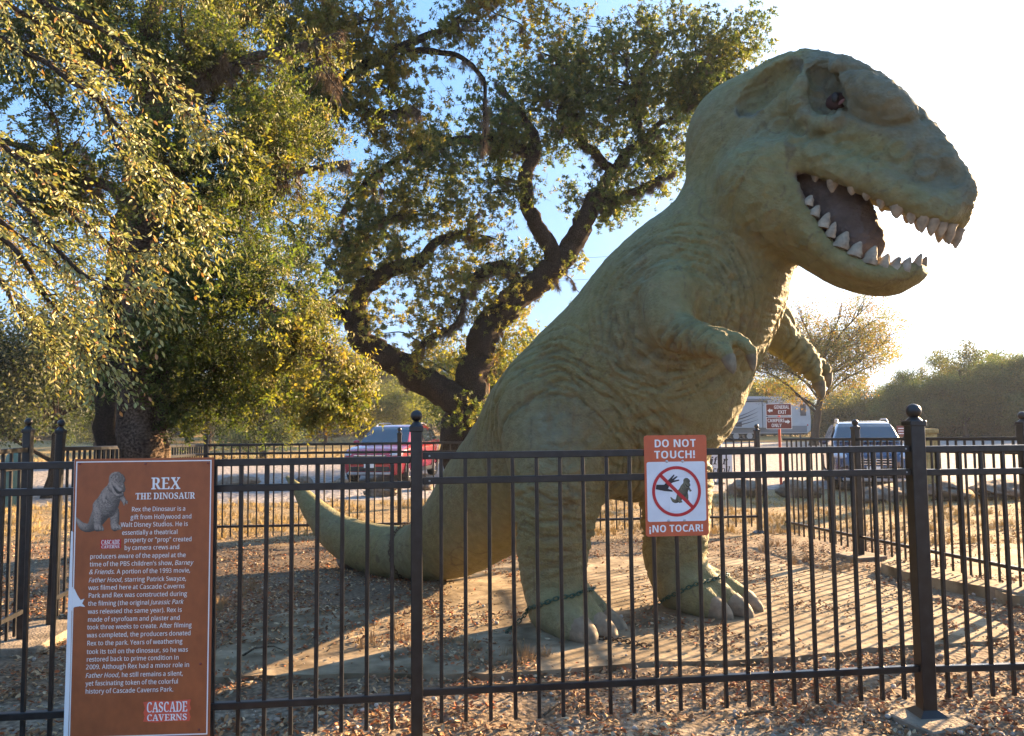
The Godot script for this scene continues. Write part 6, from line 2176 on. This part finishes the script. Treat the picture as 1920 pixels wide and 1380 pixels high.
# ---------- fallen leaves, pebbles, twigs, dry grass ----------
func build_litter() -> void:
	var r := RandomNumberGenerator.new()
	r.seed = 19
	var meshes := []
	for k in 3:
		var g := Geo.new()
		var c := r.randf_range(0.15, 0.5)
		var prof := [[-0.5, 0.0], [-0.28, 0.2], [0.0, 0.27], [0.28, 0.2], [0.52, 0.0]]
		for s in [-1.0, 1.0]:
			for q in 4:
				var y0: float = prof[q][0]; var y1: float = prof[q + 1][0]
				var w0: float = prof[q][1] * s; var w1: float = prof[q + 1][1] * s
				var h := func(y: float, w: float) -> float: return c * y * y + (0.35 + 0.2 * k) * absf(w)
				g.quad(Vector3(0, h.call(y0, 0), y0), Vector3(0, h.call(y1, 0), y1), Vector3(w1, h.call(y1, w1), y1), Vector3(w0, h.call(y0, w0), y0))
		meshes.append(g.mesh())
	var tones := [Color(0.27, 0.14, 0.07), Color(0.34, 0.20, 0.10), Color(0.18, 0.09, 0.05), Color(0.42, 0.29, 0.16), Color(0.33, 0.115, 0.05), Color(0.46, 0.36, 0.23), Color(0.24, 0.15, 0.09)]
	var xf := [[], [], []]
	var cols := [PackedColorArray(), PackedColorArray(), PackedColorArray()]
	var want := 74000
	var tries := 0
	while want > 0 and tries < 330000:
		tries += 1
		var d := 3.0 + 13.6 * pow(r.randf(), 1.25)
		var x := r.randf_range(-0.78, 0.78) * (d + 0.5)
		var z := -d
		var q := Vector2(x, z)
		var y := ground_y(x, z) + 0.016 * lump.get_noise_2d(x * 1.7, z * 1.7) + 0.004
		var on := false
		if Geometry2D.is_point_in_polygon(q, pad_poly): on = true; y = pad_y(z) + 0.003
		elif Geometry2D.is_point_in_polygon(q, slab_poly): on = true; y = 0.075 - 0.02 * (d - 5.5) + 0.003
		var n := lump.get_noise_2d(x * 0.9 + 30.0, z * 0.9) + 0.5 * fine.get_noise_2d(x * 3.0, z * 3.0)
		var keep := 0.55 + n * 1.5
		if on: keep = clampf((n - 0.06) * 2.2, 0.03, 0.9)
		elif d < 3.95: keep = clampf(0.16 + n * 1.3, 0.03, 1.0)
		if x < -0.6 and d > 5.6 and d < 8.6: keep += 0.35
		if d > 12.2: keep *= 0.5
		if r.randf() > keep: continue
		want -= 1
		var s := 0.015 + 0.03 * pow(r.randf(), 1.6)
		var k := r.randi() % 3
		var b := Basis(Vector3.UP, r.randf() * TAU) * Basis(Vector3.RIGHT, r.randfn() * 0.4) * Basis(Vector3.BACK, r.randfn() * 0.4)
		if r.randf() < 0.3: b = b * Basis(Vector3.BACK, PI)
		xf[k].append(Transform3D(b * s, Vector3(x, y + s * r.randf_range(0.05, 0.45), z)))
		var c: Color = tones[r.randi() % tones.size()]
		if d > 11.6: c = c.lerp(Color(0.46, 0.34, 0.19), 0.6)
		var v := r.randf_range(0.7, 1.3)
		cols[k].append(Color(c.r * v, c.g * v, c.b * v))
	for k in 3: tag(scatter(self, "fallen_leaves", meshes[k], M.dry, xf[k], cols[k]), "", "", "", "stuff")
	# pebbles
	var g := Geo.new()
	g.ball(Vector3.ZERO, Vector3(0.5, 0.32, 0.4), 9, 6, lump, 0.5, 1.8)
	g.smooth()
	var px := []
	var pc := PackedColorArray()
	for k in 5200:
		var d := 3.0 + 7.0 * pow(r.randf(), 1.7)
		var x := r.randf_range(-0.75, 0.75) * d
		var on := Geometry2D.is_point_in_polygon(Vector2(x, -d), pad_poly)
		if on and r.randf() > 0.14: continue
		if not on and d > 4.4 and r.randf() > 0.5: continue
		var s := 0.008 + 0.03 * pow(r.randf(), 3.5)
		px.append(Transform3D(Basis.from_euler(Vector3(r.randfn() * 0.3, r.randf() * TAU, r.randfn() * 0.3)) * s, Vector3(x, (pad_y(-d) if on else ground_y(x, -d)) + s * 0.2 + 0.004, -d)))
		var v := r.randf_range(0.5, 1.2)
		pc.append(Color(0.42 * v, 0.37 * v, 0.31 * v))
	tag(scatter(self, "pebbles", g.mesh(), M.dry, px, pc), "", "", "", "stuff")
	# dry grass: tufts of thin blades
	var gm := []
	for k in 2:
		g = Geo.new()
		for q in 26:
			var a := r.randf() * TAU
			var o := Vector3(cos(a), 0, sin(a))
			var side := o.cross(Vector3.UP)
			var h := r.randf_range(0.35, 1.0)
			var f := o * r.randf_range(0.0, 0.25)
			var tip := f + o * r.randf_range(0.15, 0.7) * h + Vector3.UP * h
			var m := f.lerp(tip, 0.55) + Vector3.UP * 0.12 * h
			var t := r.randf_range(0.75, 1.25)
			g.col = Color(t, t, t)
			g.tri(f - side * 0.016, f + side * 0.016, m + side * 0.011, o)
			g.tri(f - side * 0.016, m + side * 0.011, m - side * 0.011, o)
			g.tri(m - side * 0.011, m + side * 0.011, tip, o)
		gm.append(g.mesh())
	var gx := [[], []]
	var gc := [PackedColorArray(), PackedColorArray()]
	for k in 12000:
		var d := 11.8 + 6.0 * r.randf()
		var x := r.randf_range(-0.72, 0.72) * d
		if r.randf() < 0.35:
			d = 34.0 + 40.0 * pow(r.randf(), 1.5)
			x = r.randf_range(-0.7, 0.1) * d
		elif r.randf() < 0.14:
			d = r.randf_range(4.6, 11.5)
			x = r.randf_range(4.9, 8.5)
		var big := 2.2 if d > 30.0 else 1.0
		if lump.get_noise_2d(x * 0.7, d * 0.7) < -0.05: continue
		var s := r.randf_range(0.05, 0.15) * big
		var i := k % 2
		gx[i].append(Transform3D(Basis(Vector3.UP, r.randf() * TAU) * s, Vector3(x, ground_y(x, -d) - 0.005, -d)))
		var v := r.randf_range(0.75, 1.25)
		gc[i].append(Color(0.42 * v, 0.31 * v, 0.13 * v))
	for q in [[1560, 1078], [1590, 1068], [1500, 1056], [1440, 1030], [1470, 1020], [700, 1212], [745, 1200], [965, 1230], [1000, 1226], [420, 1140], [470, 1110], [880, 1215], [990, 1245]]:
		for k in 5:
			var p := on_ground(q[0] + r.randfn() * 12.0, q[1] + r.randfn() * 5.0)
			gx[k % 2].append(Transform3D(Basis(Vector3.UP, r.randf() * TAU) * r.randf_range(0.07, 0.17), p))
			gc[k % 2].append(Color(0.30, 0.21, 0.11))
	for k in 2: tag(scatter(self, "dry_grass", gm[k], M.dry, gx[k], gc[k]), "", "", "", "stuff")
	# sticks on the ground before the fence
	var sk := 0
	for s in [[1395, 1345, 1470, 1352, "pale stick lying on the dirt before the corner post"], [850, 1285, 905, 1262, "thin bent twig in the leaves beside the middle fence post"], [455, 1235, 535, 1228, "dark curved twig on the shaded concrete"], [1020, 1345, 1075, 1322, "thin dry twig lying among pebbles before the fence"]]:
		var a := on_ground(s[0], s[1])
		var b := on_ground(s[2], s[3])
		var o := thing("stick", s[4], "stick", a, 0.0, "sticks on the ground")
		var e := b - a
		g = Geo.new()
		g.col = Color(0.25, 0.2, 0.15)
		var lift := Vector3(0, 0.04 if sk != 2 else 0.07, 0)
		g.tube([lift * 0.3, e * 0.3 + lift + Vector3(0, 0, 0.02), e * 0.7 + lift * 0.9 - Vector3(0, 0, 0.015), e + lift * 0.4], [0.008, 0.007, 0.005, 0.003], 6, true, 0.3, lump)
		part(o, "stem", g.mesh(), M.bark)
		g = Geo.new()
		g.col = Color(0.25, 0.2, 0.15)
		g.tube([e * 0.45 + lift, e * 0.6 + lift * 1.2 + Vector3(0.02, 0.02, 0.05), e * 0.72 + lift * 1.1 + Vector3(0.03, 0.03, 0.08)], [0.004, 0.003, 0.0015], 5)
		part(o, "side_twig", g.mesh(), M.bark)
		sk += 1
